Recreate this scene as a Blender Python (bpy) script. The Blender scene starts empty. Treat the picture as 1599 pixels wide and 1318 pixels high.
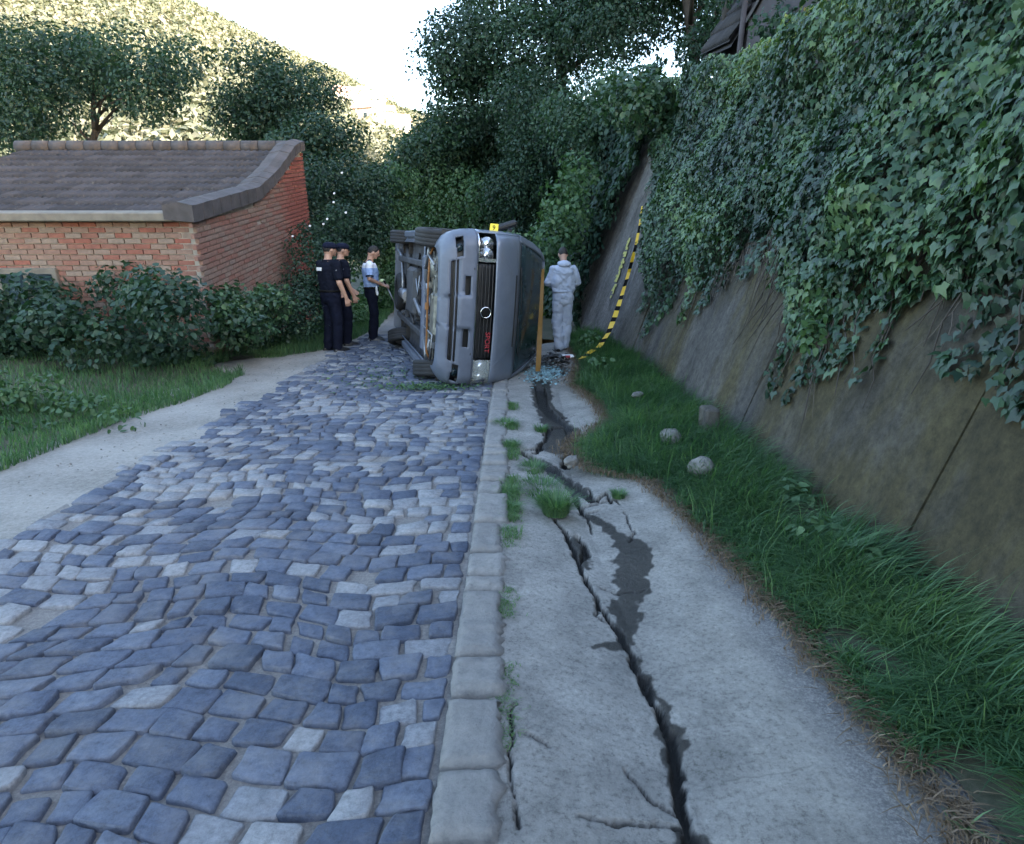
import bpy, bmesh, math, random
import numpy as np
from mathutils import Vector, Matrix
random.seed(7); rng = np.random.default_rng(11)
D = bpy.data; SC = bpy.context.scene; COL = SC.collection
R = math.radians; pi = math.pi

# ---------------------------------------------------------------- camera
CAM_H = 1.6; F = 1050.0; PX, PY = 799.5, 659.0; PITCH = math.atan(264 / 1050)
cam = D.cameras.new('camera'); camo = D.objects.new('camera', cam); COL.objects.link(camo)
cam.sensor_width = 36; cam.lens = F / 1599 * 36; cam.clip_start = .05; cam.clip_end = 5000
camo.location = (0, 0, CAM_H); camo.rotation_euler = (R(90) - PITCH, 0, 0)
SC.camera = camo
# ---------------------------------------------------------------- sky and sun
SUN_EL, SUN_AZ = R(15), R(128)          # azimuth measured clockwise from +Y: behind and to the right
w = D.worlds.new('World'); SC.world = w; w.use_nodes = True
nt = w.node_tree; nt.nodes.clear()
sky = nt.nodes.new('ShaderNodeTexSky'); sky.sky_type = 'NISHITA'; sky.sun_disc = False
sky.sun_elevation = SUN_EL; sky.sun_rotation = SUN_AZ; sky.altitude = 500; sky.air_density = 1.0; sky.dust_density = 2.0; sky.ozone_density = 1.2
bg = nt.nodes.new('ShaderNodeBackground'); bg.inputs[1].default_value = .15
wo = nt.nodes.new('ShaderNodeOutputWorld')
nt.links.new(sky.outputs[0], bg.inputs[0]); nt.links.new(bg.outputs[0], wo.inputs[0])
sun = D.lights.new('sun', 'SUN'); sun.energy = 4.5; sun.angle = R(.5); sun.color = (1, .90, .77)
suno = D.objects.new('sun', sun); COL.objects.link(suno)
sd = Vector((math.sin(SUN_AZ) * math.cos(SUN_EL), math.cos(SUN_AZ) * math.cos(SUN_EL), math.sin(SUN_EL)))
suno.rotation_euler = sd.to_track_quat('Z', 'Y').to_euler()
SC.view_settings.view_transform = 'Standard'; SC.view_settings.look = 'None'
SC.view_settings.gamma = 1; SC.view_settings.use_curve_mapping = False; SC.view_settings.exposure = 2.98
SC.view_settings.use_white_balance = True; SC.view_settings.white_balance_temperature = 7100; SC.view_settings.white_balance_tint = 12

# ---------------------------------------------------------------- helpers
def AT(px, py, Y):
    a = (PY - py) / F; dx = (px - PX) / F
    dy = math.cos(PITCH) + a * math.sin(PITCH); dz = -math.sin(PITCH) + a * math.cos(PITCH)
    t = Y / dy; return Vector((dx * t, Y, CAM_H + dz * t))
def G(px, py, z=0.):
    a = (PY - py) / F; dx = (px - PX) / F
    dy = math.cos(PITCH) + a * math.sin(PITCH); dz = -math.sin(PITCH) + a * math.cos(PITCH)
    t = (z - CAM_H) / dz; return Vector((dx * t, dy * t, z))

def link(o, parent=None):
    COL.objects.link(o)
    if parent is not None: o.parent = parent
    return o
def tag(o, label=None, cat=None, group=None, kind=None):
    if label: o['label'] = label
    if cat: o['category'] = cat
    if group: o['group'] = group
    if kind: o['kind'] = kind
    return o
def thing(name, label, cat, loc=(0, 0, 0), rz=0, group=None):
    o = D.objects.new(name, None); link(o); o.location = loc; o.rotation_euler = (0, 0, rz)
    o.empty_display_size = .2
    return tag(o, label, cat, group)
def mesh_np(name, V, FA, tint=None, extra=None, smooth=False, mats=None, mi=None):
    """V (n,3); FA (m,k) faces with one fixed k, or a list of such arrays"""
    if not isinstance(FA, list): FA = [FA]
    me = D.meshes.new(name); V = np.asarray(V, dtype=np.float32)
    me.vertices.add(len(V)); me.vertices.foreach_set('co', V.ravel())
    loops = np.concatenate([np.asarray(f).ravel() for f in FA]).astype(np.int32)
    tot = np.concatenate([np.full(len(f), np.asarray(f).shape[1]) for f in FA]).astype(np.int32)
    st = np.concatenate([[0], np.cumsum(tot)[:-1]]).astype(np.int32)
    me.loops.add(len(loops)); me.loops.foreach_set('vertex_index', loops)
    me.polygons.add(len(tot)); me.polygons.foreach_set('loop_start', st)
    if tint is not None:
        a = me.attributes.new('tint', 'FLOAT', 'POINT'); a.data.foreach_set('value', np.asarray(tint, dtype=np.float32))
    for k, v in (extra or {}).items():
        a = me.attributes.new(k, 'FLOAT', 'POINT'); a.data.foreach_set('value', np.asarray(v, dtype=np.float32))
    for m in (mats or []): me.materials.append(m)
    if mi is not None: me.polygons.foreach_set('material_index', np.asarray(mi, dtype=np.int32))
    me.update(calc_edges=True)
    if smooth: me.polygons.foreach_set('use_smooth', np.ones(len(tot), dtype=bool))
    me.validate()
    return me
def mobj(name, me, m=None, parent=None):
    if m is not None and not me.materials: me.materials.append(m)
    return link(D.objects.new(name, me), parent)

class MB:
    """collects simple shapes and links them as one mesh object"""
    def __init__(s): s.v = []; s.f = []; s.t = []; s.sm = []; s.cur = .5
    def add(s, vs, fs, smooth=False):
        n = len(s.v); s.v += [tuple(p) for p in vs]; s.t += [s.cur] * len(vs)
        s.f += [tuple(n + i for i in f) for f in fs]; s.sm += [smooth] * len(fs); return s
    def box(s, c, d, M=None, ch=0.):
        x, y, z = [q / 2 for q in d]; ch = min(ch, x * .9, y * .9, z * .9)
        if ch <= 0:
            vs = [(i * x, j * y, k * z) for i in (-1, 1) for j in (-1, 1) for k in (-1, 1)]
            fs = [(0, 1, 3, 2), (4, 6, 7, 5), (0, 4, 5, 1), (2, 3, 7, 6), (0, 2, 6, 4), (1, 5, 7, 3)]
        else:
            vs = []; idx = {}
            for i in (-1, 1):
                for j in (-1, 1):
                    for k in (-1, 1):
                        for ax in range(3):
                            q = [i * (x - ch), j * (y - ch), k * (z - ch)]; q[ax] = (i, j, k)[ax] * (x, y, z)[ax]
                            idx[i, j, k, ax] = len(vs); vs.append(q)
            fs = []
            for ax in range(3):
                b, c2 = [a for a in range(3) if a != ax]
                for sg in (-1, 1):
                    def key(p, q): kk = [0, 0, 0]; kk[ax] = sg; kk[b] = p; kk[c2] = q; return idx[(*kk, ax)]
                    fs.append((key(-1, -1), key(1, -1), key(1, 1), key(-1, 1)))
            for ax in range(3):
                b, c2 = [a for a in range(3) if a != ax]
                for p in (-1, 1):
                    for q in (-1, 1):
                        def kk(sg, a2): k3 = [0, 0, 0]; k3[ax] = sg; k3[b] = p; k3[c2] = q; return idx[(*k3, a2)]
                        fs.append((kk(-1, b), kk(1, b), kk(1, c2), kk(-1, c2)))
            for i in (-1, 1):
                for j in (-1, 1):
                    for k in (-1, 1): fs.append(tuple(idx[i, j, k, a] for a in range(3)))
        M = M or Matrix.Identity(3)
        if len(M) == 4: vs = [M @ Vector(v) for v in vs]
        else: vs = [M @ Vector(v) + Vector(c) for v in vs]
        return s.add(vs, fs)
    def tube(s, pts, r, n=8, caps=True, smooth=True):
        pts = [Vector(p) for p in pts]; rs = r if isinstance(r, (list, tuple)) else [r] * len(pts)
        vs = []; prev = None
        for i, p in enumerate(pts):
            d = (pts[min(i + 1, len(pts) - 1)] - pts[max(i - 1, 0)]).normalized()
            if prev is None: a = d.orthogonal().normalized()
            else: a = (prev - d * prev.dot(d)); a = a.normalized() if a.length > 1e-6 else d.orthogonal().normalized()
            prev = a; b = d.cross(a)
            for k in range(n): an = 2 * pi * k / n; vs.append(p + (a * math.cos(an) + b * math.sin(an)) * rs[i])
        fs = [(i * n + k, i * n + (k + 1) % n, (i + 1) * n + (k + 1) % n, (i + 1) * n + k) for i in range(len(pts) - 1) for k in range(n)]
        s.add(vs, fs, smooth)
        if caps:
            m = len(s.v) - len(vs); s.f += [tuple(m + k for k in range(n))[::-1], tuple(m + (len(pts) - 1) * n + k for k in range(n))]; s.sm += [False, False]
        return s
    def lathe(s, prof, c=(0, 0, 0), axis='x', n=24, smooth=True, closed=False):
        """prof: list of (radius, along)"""
        vs = []
        for r_, a_ in prof:
            for k in range(n):
                an = 2 * pi * k / n; p = (a_, r_ * math.cos(an), r_ * math.sin(an))
                if axis == 'z': p = (p[1], p[2], p[0])
                if axis == 'y': p = (p[2], p[0], p[1])
                vs.append(Vector(p) + Vector(c))
        m = len(prof); rr = range(m if closed else m - 1)
        fs = [(i * n + k, i * n + (k + 1) % n, ((i + 1) % m) * n + (k + 1) % n, ((i + 1) % m) * n + k) for i in rr for k in range(n)]
        if not closed: fs += [tuple(range(n))[::-1], tuple((m - 1) * n + k for k in range(n))]
        return s.add(vs, fs, smooth)
    def ball(s, c, r, n=10, M=None):
        r = r if isinstance(r, (tuple, list)) else (r, r, r); vs = []; h = n // 2 + 1
        for i in range(1, h):
            th = pi * i / h
            for k in range(n): ph = 2 * pi * k / n; vs.append(Vector((math.sin(th) * math.cos(ph) * r[0], math.sin(th) * math.sin(ph) * r[1], math.cos(th) * r[2])))
        vs += [Vector((0, 0, r[2])), Vector((0, 0, -r[2]))]; a, b = len(vs) - 2, len(vs) - 1
        fs = [(i * n + k, (i + 1) * n + k, (i + 1) * n + (k + 1) % n, i * n + (k + 1) % n) for i in range(h - 2) for k in range(n)]
        fs += [(a, k, (k + 1) % n) for k in range(n)] + [(b, (h - 2) * n + (k + 1) % n, (h - 2) * n + k) for k in range(n)]
        M = M or Matrix.Identity(3)
        return s.add([M @ v + Vector(c) for v in vs], fs, True)
    def grid(s, fn, nu, nv, skip=None, smooth=True):
        vs = [fn(i, j) for i in range(nu) for j in range(nv)]
        fs = [(i * nv + j, (i + 1) * nv + j, (i + 1) * nv + j + 1, i * nv + j + 1) for i in range(nu - 1) for j in range(nv - 1) if not (skip and skip(i, j))]
        return s.add(vs, fs, smooth)
    def prism(s, poly, z0, z1, M=None, smooth=False):
        n = len(poly); M = M or Matrix.Identity(4)
        vs = [M @ Vector((x, y, z0)) for x, y in poly] + [M @ Vector((x, y, z1)) for x, y in poly]
        fs = [tuple(range(n))[::-1], tuple(range(n, 2 * n))] + [(i, (i + 1) % n, n + (i + 1) % n, n + i) for i in range(n)]
        return s.add(vs, fs, smooth)
    def mesh(s, name):
        me = D.meshes.new(name); me.from_pydata(s.v, [], s.f)
        me.polygons.foreach_set('use_smooth', s.sm)
        a = me.attributes.new('tint', 'FLOAT', 'POINT'); a.data.foreach_set('value', s.t); me.update(); return me
    def build(s, name, m, parent=None, bevel=0):
        o = mobj(name, s.mesh(name), m, parent)
        if bevel: b = o.modifiers.new('bevel', 'BEVEL'); b.width = bevel; b.segments = 2; b.limit_method = 'ANGLE'
        return o

def _h(ix, iy, seed):
    n = (ix.astype(np.int64) * 374761393 + iy.astype(np.int64) * 668265263 + seed * 974711) & 0x7fffffff
    n = ((n ^ (n >> 13)) * 1274126177) & 0x7fffffff
    return ((n ^ (n >> 16)) & 0xffff) / 65535.
def vn(x, y, seed=0, oct=3):
    x = np.asarray(x, float); y = np.asarray(y, float); o = 0; a = 1; t = 0
    for k in range(oct):
        ix = np.floor(x); iy = np.floor(y); fx = x - ix; fy = y - iy; fx = fx * fx * (3 - 2 * fx); fy = fy * fy * (3 - 2 * fy)
        v = (_h(ix, iy, seed + k) * (1 - fx) + _h(ix + 1, iy, seed + k) * fx) * (1 - fy) + (_h(ix, iy + 1, seed + k) * (1 - fx) + _h(ix + 1, iy + 1, seed + k) * fx) * fy
        o = o + a * v; t += a; a *= .5; x = x * 2.03 + 11; y = y * 2.03 + 7
    return o / t          # 0..1
def unit(a): return a / np.maximum(np.linalg.norm(a, axis=1, keepdims=True), 1e-9)

LEAF = dict(
 oval=(np.array([(0, 0, 0), (.5, .3, .07), (1, 0, -.06), (.5, -.3, .07)]), np.array([(0, 2, 1), (0, 3, 2)])),
 lobed=(np.array([(.3, 0, .04), (0, 0, 0), (-.12, .3, .03), (.25, .52, -.03), (.45, .24, .04), (1, 0, -.1), (.45, -.24, .04), (.25, -.52, -.03), (-.12, -.3, .03)]),
        np.array([(0, 2, 1), (0, 3, 2), (0, 4, 3), (0, 5, 4), (0, 6, 5), (0, 7, 6), (0, 8, 7), (0, 1, 8)])),
 heart=(np.array([(0, 0, 0), (.15, .34, .05), (.6, .3, .02), (1, 0, -.1), (.6, -.3, .02), (.15, -.34, .05)]), np.array([(0, 3, 2), (0, 2, 1), (0, 5, 4), (0, 4, 3)])))
def leaf_arrays(P, N, T, size, kind='oval'):
    tv, tf = LEAF[kind]; n = len(P); N = unit(N); B = unit(np.cross(N, T)); T = np.cross(B, N)
    s = np.broadcast_to(size, (n,))[:, None, None]
    V = P[:, None, :] + s * (tv[None, :, 0:1] * T[:, None] + tv[None, :, 1:2] * B[:, None] + tv[None, :, 2:3] * N[:, None])
    Fc = tf[None] + (np.arange(n) * len(tv))[:, None, None]
    return V.reshape(-1, 3), Fc.reshape(-1, 3), len(tv)
def leaf_mesh(name, P, N, T, size, tint, m, kind='oval'):
    V, Fc, k = leaf_arrays(P, N, T, size, kind)
    return mesh_np(name, V, Fc, tint=np.repeat(tint, k), mats=[m])
def cloud(blobs, dens, rs=None, hollow=.55, up=.35, droop=.3):
    """leaf positions spread through ellipsoid clumps: blobs = (centre, (rx,ry,rz), tint)"""
    r = rs or rng; Ps = []; Ns = []; Ts = []
    for c, rad, ti in blobs:
        rad = np.array(rad, float); area = 4 * pi * ((rad[0] * rad[1]) ** 1.6 + (rad[0] * rad[2]) ** 1.6 + (rad[1] * rad[2]) ** 1.6) ** (1 / 1.6) / 3 ** (1 / 1.6)
        n = max(12, int(area * dens)); d = unit(r.normal(size=(n, 3)))
        lum = .8 + .45 * vn(d[:, 0] * 2.2 + c[0], d[:, 1] * 2.2 + d[:, 2] * 3 + c[1], 5)
        q = (hollow + (1 - hollow) * r.random(n) ** .6) * lum
        p = np.array(c) + d * rad * q[:, None]
        nn = d * .8 + r.normal(size=(n, 3)) * .55 + np.array([0, 0, up])
        tt = r.normal(size=(n, 3)) * .6 + np.array([0, 0, -droop]) + d * .5
        Ps.append(p); Ns.append(nn); Ts.append(tt)
    ti = np.concatenate([np.full(len(p), b[2]) for p, b in zip(Ps, blobs)])
    P = np.concatenate(Ps); ti = np.clip(ti + r.normal(size=len(P)) * .13 + .25 * (vn(P[:, 0] * .9 + P[:, 1] * .7, P[:, 2] * .9, 9) - .5), 0, 1)
    return P, np.concatenate(Ns), np.concatenate(Ts), ti
def grass_mesh(name, P, h, wd, bend, m, tint, seed=1):
    r = np.random.default_rng(seed); n = len(P); a = r.random(n) * 2 * pi
    d = np.stack([np.cos(a), np.sin(a), np.zeros(n)], 1); sidev = np.stack([-np.sin(a), np.cos(a), np.zeros(n)], 1)
    V = np.zeros((n, 7, 3)); k = 0
    for t, ww in ((0, 1.), (.4, .85), (.75, .5)):
        c = P + d * (bend * h * t ** 2)[:, None] + np.array([0, 0, 1.]) * (h * (t - .35 * bend * t ** 2.4))[:, None]
        V[:, k] = c + sidev * (wd * ww / 2)[:, None]; V[:, k + 1] = c - sidev * (wd * ww / 2)[:, None]; k += 2
    V[:, 6] = P + d * (bend * h)[:, None] + np.array([0, 0, 1.]) * (h * (1 - .35 * bend))[:, None]
    tf = np.array([(0, 1, 3), (0, 3, 2), (2, 3, 5), (2, 5, 4), (4, 5, 6)])
    Fc = (tf[None] + (np.arange(n) * 7)[:, None, None]).reshape(-1, 3)
    return mesh_np(name, V.reshape(-1, 3), Fc, tint=np.repeat(tint, 7), mats=[m])

# ---------------------------------------------------------------- materials
def newmat(name):
    m = D.materials.new(name); m.use_nodes = True; n = m.node_tree.nodes; return m, n, m.node_tree.links, n['Principled BSDF']
def ramp(n, stops):
    r = n.new('ShaderNodeValToRGB'); e = r.color_ramp.elements
    while len(e) > 1: e.remove(e[0])
    e[0].position = stops[0][0]; e[0].color = (*stops[0][1], 1)
    for p, c in stops[1:]: q = e.new(p); q.color = (*c, 1)
    return r
def mixc(n, l, fac, a, b, mode='MIX'):
    x = n.new('ShaderNodeMix'); x.data_type = 'RGBA'; x.blend_type = mode
    for s, v in ((x.inputs[0], fac), (x.inputs[6], a), (x.inputs[7], b)):
        if hasattr(v, 'is_linked') or hasattr(v, 'links'): l.new(v, s)
        elif isinstance(v, tuple): s.default_value = (*v, 1)
        else: s.default_value = v
    return x.outputs[2]
def mth(n, l, op, a, b=None, c=None, clamp=False):
    x = n.new('ShaderNodeMath'); x.operation = op; x.use_clamp = clamp
    for s, v in zip(x.inputs, (a, b, c)):
        if v is None: continue
        if hasattr(v, 'links'): l.new(v, s)
        else: s.default_value = v
    return x.outputs[0]
def noise(n, l, scale, detail=6, rough=.6, vec=None, stretch=None):
    t = n.new('ShaderNodeTexNoise'); t.inputs['Scale'].default_value = scale; t.inputs['Detail'].default_value = detail; t.inputs['Roughness'].default_value = rough
    if vec is None: vec = n.new('ShaderNodeTexCoord').outputs['Object']
    if stretch:
        mp = n.new('ShaderNodeMapping'); mp.inputs['Scale'].default_value = stretch; l.new(vec, mp.inputs[0]); vec = mp.outputs[0]
    l.new(vec, t.inputs['Vector']); return t.outputs['Fac']
def geo(n): return n.new('ShaderNodeNewGeometry').outputs['Position']
def attr(n, name): a = n.new('ShaderNodeAttribute'); a.attribute_name = name; return a.outputs['Fac']
def bump(n, l, p, h, strength=.4, dist=.01):
    b = n.new('ShaderNodeBump'); b.inputs['Strength'].default_value = strength; b.inputs['Distance'].default_value = dist
    l.new(h, b.inputs['Height']); l.new(b.outputs[0], p.inputs['Normal']); return b
def simple(name, c, rough=.6, metal=0., var=.25, scale=6, bs=.2, bd=.003, bscale=40, spec=.5, coat=0., world=False):
    m, n, l, p = newmat(name); v = geo(n) if world else None
    f = noise(n, l, scale, 5, .6, v)
    r = ramp(n, [(.25, tuple(q * (1 - var) for q in c)), (.75, tuple(min(1, q * (1 + var)) for q in c))]); l.new(f, r.inputs[0]); l.new(r.outputs[0], p.inputs['Base Color'])
    p.inputs['Roughness'].default_value = rough; p.inputs['Metallic'].default_value = metal; p.inputs['Specular IOR Level'].default_value = spec
    p.inputs['Coat Weight'].default_value = coat
    if bs: bump(n, l, p, noise(n, l, bscale, 4, .6, v), bs, bd)
    return m
def leafmat(name, dark, mid, light, trans=.25, rough=.5, spec=.35):
    m, n, l, p = newmat(name)
    r = ramp(n, [(0, dark), (.5, mid), (1, light)]); l.new(attr(n, 'tint'), r.inputs[0]); l.new(r.outputs[0], p.inputs['Base Color'])
    p.inputs['Roughness'].default_value = rough; p.inputs['Specular IOR Level'].default_value = spec
    tr = n.new('ShaderNodeBsdfTranslucent'); c = mixc(n, l, 1., r.outputs[0], (1.2, 1.5, .6), 'MULTIPLY'); l.new(c, tr.inputs[0])
    mx = n.new('ShaderNodeMixShader'); mx.inputs[0].default_value = trans
    l.new(p.outputs[0], mx.inputs[1]); l.new(tr.outputs[0], mx.inputs[2]); l.new(mx.outputs[0], n['Material Output'].inputs[0]); return m

M = {}
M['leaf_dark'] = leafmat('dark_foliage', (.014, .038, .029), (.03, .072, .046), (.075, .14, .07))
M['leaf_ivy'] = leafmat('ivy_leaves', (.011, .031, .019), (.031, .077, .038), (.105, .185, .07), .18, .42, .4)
M['leaf_fresh'] = leafmat('fresh_green_foliage', (.022, .06, .03), (.045, .105, .05), (.10, .18, .08), .25)
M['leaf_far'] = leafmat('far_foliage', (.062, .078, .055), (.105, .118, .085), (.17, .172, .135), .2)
M['grass'] = leafmat('grass_blades', (.028, .075, .04), (.06, .145, .07), (.15, .25, .11), .3)
M['dry'] = leafmat('dry_stems', (.09, .06, .04), (.17, .12, .08), (.26, .20, .13), .1)
M['bark'] = simple('bark', (.05, .042, .035), .9, bs=.6, bd=.02, bscale=14, scale=3)
M['flower'] = simple('white_petals', (.7, .7, .7), .6, bs=0)

# cobble stones: slate-blue basalt and paler granite, chosen per stone by 'tint'
m, n, l, p = newmat('cobble_stone'); g = geo(n)
base = ramp(n, [(0, (.045, .06, .092)), (.3, (.066, .084, .125)), (.6, (.096, .117, .16)), (.68, (.165, .178, .20)), (1, (.235, .242, .25))]); l.new(attr(n, 'tint'), base.inputs[0])
sp = ramp(n, [(.36, (.6, .6, .6)), (.5, (1, 1, 1)), (.66, (1.4, 1.38, 1.35))]); l.new(noise(n, l, 34, 12, .8, g), sp.inputs[0])
c = mixc(n, l, 1., base.outputs[0], sp.outputs[0], 'MULTIPLY')
du = ramp(n, [(.46, (0, 0, 0)), (.66, (1, 1, 1))]); l.new(noise(n, l, 3.4, 12, .78, g), du.inputs[0])
c = mixc(n, l, mth(n, l, 'MULTIPLY', du.outputs[0], .5), c, (.20, .198, .20)); l.new(c, p.inputs['Base Color'])
rr = ramp(n, [(.3, (.6,) * 3), (.7, (.88,) * 3)]); p.inputs['Specular IOR Level'].default_value = .35; l.new(noise(n, l, 9, 5, .6, g), rr.inputs[0]); l.new(rr.outputs[0], p.inputs['Roughness'])
bump(n, l, p, noise(n, l, 30, 12, .75, g), .8, .012); M['cobble'] = m
# joint sand between the cobbles
m, n, l, p = newmat('joint_sand'); g = geo(n)
r = ramp(n, [(.3, (.10, .10, .10)), (.55, (.21, .20, .19)), (.8, (.34, .33, .32))]); l.new(noise(n, l, 60, 10, .8, g), r.inputs[0]); l.new(r.outputs[0], p.inputs['Base Color'])
p.inputs['Roughness'].default_value = .95; bump(n, l, p, noise(n, l, 90, 8, .8, g), .9, .01); M['joint'] = m
# kerb stone
m, n, l, p = newmat('kerb_stone'); g = geo(n)
r = ramp(n, [(.28, (.12, .12, .12)), (.45, (.22, .215, .205)), (.75, (.32, .31, .295))]); l.new(noise(n, l, 22, 10, .72, g), r.inputs[0])
c = mixc(n, l, mth(n, l, 'MULTIPLY', attr(n, 'tint'), .5), r.outputs[0], (.14, .14, .14)); l.new(c, p.inputs['Base Color'])
p.inputs['Roughness'].default_value = .9; bump(n, l, p, noise(n, l, 45, 9, .75, g), .9, .015); M['kerb'] = m
# channel concrete; 'wet' and 'crack' come from the mesh, where the water runs
m, n, l, p = newmat('worn_concrete'); g = geo(n)
r = ramp(n, [(.28, (.15, .148, .14)), (.5, (.28, .27, .25)), (.74, (.41, .395, .365))]); l.new(noise(n, l, 2.6, 10, .72, g), r.inputs[0])
sp = ramp(n, [(.37, (.42, .42, .42)), (.48, (.9, .9, .9)), (.6, (1.06, 1.06, 1.06)), (.68, (1.5, 1.5, 1.5))]); l.new(noise(n, l, 46, 12, .82, g), sp.inputs[0])
c = mixc(n, l, 1., r.outputs[0], sp.outputs[0], 'MULTIPLY')
vo = n.new('ShaderNodeTexVoronoi'); vo.feature = 'DISTANCE_TO_EDGE'; vo.inputs['Scale'].default_value = 1.9
wv = n.new('ShaderNodeMapping'); l.new(mixc(n, l, .08, g, n.new('ShaderNodeTexNoise').outputs['Color'], 'ADD'), wv.inputs[0]); l.new(wv.outputs[0], vo.inputs['Vector'])
hc = ramp(n, [(0, (.5,) * 3), (.006, (1,) * 3)]); l.new(vo.outputs['Distance'], hc.inputs[0])
hm = ramp(n, [(.56, (0,) * 3), (.68, (.8,) * 3)]); l.new(noise(n, l, 1.7, 3, .5, g), hm.inputs[0])
c = mixc(n, l, hm.outputs[0], c, mixc(n, l, 1., c, hc.outputs[0], 'MULTIPLY'))
grav = ramp(n, [(.44, (.10, .10, .105)), (.56, (.24, .235, .23)), (.7, (.42, .41, .40))]); l.new(noise(n, l, 85, 9, .8, g), grav.inputs[0])
c = mixc(n, l, attr(n, 'rough'), c, grav.outputs[0])
wetf = attr(n, 'wet'); crf = attr(n, 'crack')
c = mixc(n, l, wetf, c, mixc(n, l, 1., c, (.10, .092, .085), 'MULTIPLY')); c = mixc(n, l, crf, c, (.012, .012, .011)); l.new(c, p.inputs['Base Color'])
l.new(mth(n, l, 'SUBTRACT', .92, mth(n, l, 'MULTIPLY', wetf, .55)), p.inputs['Roughness'])
b = bump(n, l, p, noise(n, l, 40, 14, .82, g), 1., .014); M['concrete'] = m
# soil and dusty shoulder
def soilmat(name, stops, sc=6, big=1.2, b=.012):
    m, n, l, p = newmat(name); g = geo(n); r = ramp(n, stops)
    f = mth(n, l, 'ADD', mth(n, l, 'MULTIPLY', noise(n, l, sc * 6, 10, .75, g), .55), mth(n, l, 'MULTIPLY', noise(n, l, big, 4, .6, g), .45))
    l.new(f, r.inputs[0]); l.new(r.outputs[0], p.inputs['Base Color']); p.inputs['Roughness'].default_value = .95; bump(n, l, p, noise(n, l, 40, 8, .8, g), .8, b); return m
M['shoulder'] = soilmat('dusty_shoulder', [(.35, (.15, .145, .13)), (.5, (.27, .262, .24)), (.65, (.36, .35, .325))])
M['soil'] = soilmat('verge_soil', [(.35, (.035, .04, .025)), (.5, (.06, .065, .04)), (.68, (.12, .105, .08))])
M['lane'] = soilmat('lane_surface', [(.35, (.15, .15, .15)), (.5, (.22, .22, .22)), (.68, (.28, .275, .27))], 4)
M['hill'] = soilmat('hill_ground', [(.35, (.12, .13, .07)), (.5, (.19, .185, .11)), (.68, (.27, .24, .17))], .02, .01, .5)
# retaining wall
m, n, l, p = newmat('stained_retaining_concrete'); g = geo(n)
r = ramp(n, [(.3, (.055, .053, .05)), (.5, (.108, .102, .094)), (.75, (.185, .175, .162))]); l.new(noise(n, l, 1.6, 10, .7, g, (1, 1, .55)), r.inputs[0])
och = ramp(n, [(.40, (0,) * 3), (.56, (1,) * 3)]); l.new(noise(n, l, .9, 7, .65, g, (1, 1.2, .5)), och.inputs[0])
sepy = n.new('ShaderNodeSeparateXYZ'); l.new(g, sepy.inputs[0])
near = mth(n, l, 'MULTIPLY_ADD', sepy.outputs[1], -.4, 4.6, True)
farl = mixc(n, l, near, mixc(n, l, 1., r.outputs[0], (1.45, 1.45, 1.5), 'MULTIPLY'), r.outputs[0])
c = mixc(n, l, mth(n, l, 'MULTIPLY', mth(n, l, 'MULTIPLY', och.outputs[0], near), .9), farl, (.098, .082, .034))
stre = ramp(n, [(.38, (.45,) * 3), (.55, (1,) * 3)]); l.new(noise(n, l, 2.3, 9, .75, g, (1, 1, .4)), stre.inputs[0])
c = mixc(n, l, .8, c, mixc(n, l, 1., c, stre.outputs[0], 'MULTIPLY'))
whi = ramp(n, [(.66, (0,) * 3), (.74, (1,) * 3)]); l.new(noise(n, l, 7, 9, .75, g, (1, 1, .35)), whi.inputs[0])
fs = ramp(n, [(.36, (.5,) * 3), (.5, (1,) * 3), (.66, (1.45,) * 3)]); l.new(noise(n, l, 16, 14, .8, g), fs.inputs[0]); c = mixc(n, l, 1., c, fs.outputs[0], 'MULTIPLY')
c = mixc(n, l, mth(n, l, 'MULTIPLY', whi.outputs[0], .45), c, (.22, .215, .205)); l.new(c, p.inputs['Base Color'])
p.inputs['Roughness'].default_value = .92; bump(n, l, p, noise(n, l, 9, 14, .82, g), 1., .06); M['wall'] = m
M['ypaint'] = simple('yellow_spray_paint', (.40, .37, .12), .8, var=.4, scale=22, bs=.2)
# bricks with tint: red to weathered tan
m, n, l, p = newmat('weathered_brick'); g = geo(n)
r = ramp(n, [(0, (.24, .065, .047)), (.45, (.275, .095, .07)), (.7, (.25, .14, .11)), (1, (.26, .20, .165))]); l.new(attr(n, 'tint'), r.inputs[0])
sp = ramp(n, [(.3, (.7,) * 3), (.7, (1.2,) * 3)]); l.new(noise(n, l, 18, 8, .7, g), sp.inputs[0]); l.new(mixc(n, l, 1., r.outputs[0], sp.outputs[0], 'MULTIPLY'), p.inputs['Base Color'])
p.inputs['Roughness'].default_value = .92; bump(n, l, p, noise(n, l, 40, 8, .7, g), .6, .008); M['brick'] = m
M['mortar'] = simple('lime_mortar', (.36, .33, .29), .95, var=.3, scale=8, bs=.5, bd=.01, world=True)
M['coping'] = simple('weathered_coping', (.07, .064, .066), .9, var=.4, scale=5, bs=.6, bd=.015, bscale=22, world=True)
m, n, l, p = newmat('roof_tile'); g = geo(n)
r = ramp(n, [(0, (.03, .03, .035)), (.6, (.042, .04, .046)), (1, (.07, .065, .07))]); l.new(attr(n, 'tint'), r.inputs[0])
oi = n.new('ShaderNodeObjectInfo'); rv = ramp(n, [(0, (.65,) * 3), (1, (1.35,) * 3)]); l.new(oi.outputs['Random'], rv.inputs[0])
c = mixc(n, l, 1., r.outputs[0], rv.outputs[0], 'MULTIPLY'); li = ramp(n, [(.6, (0,) * 3), (.72, (1,) * 3)]); l.new(noise(n, l, 9, 7, .7, g), li.inputs[0])
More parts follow.
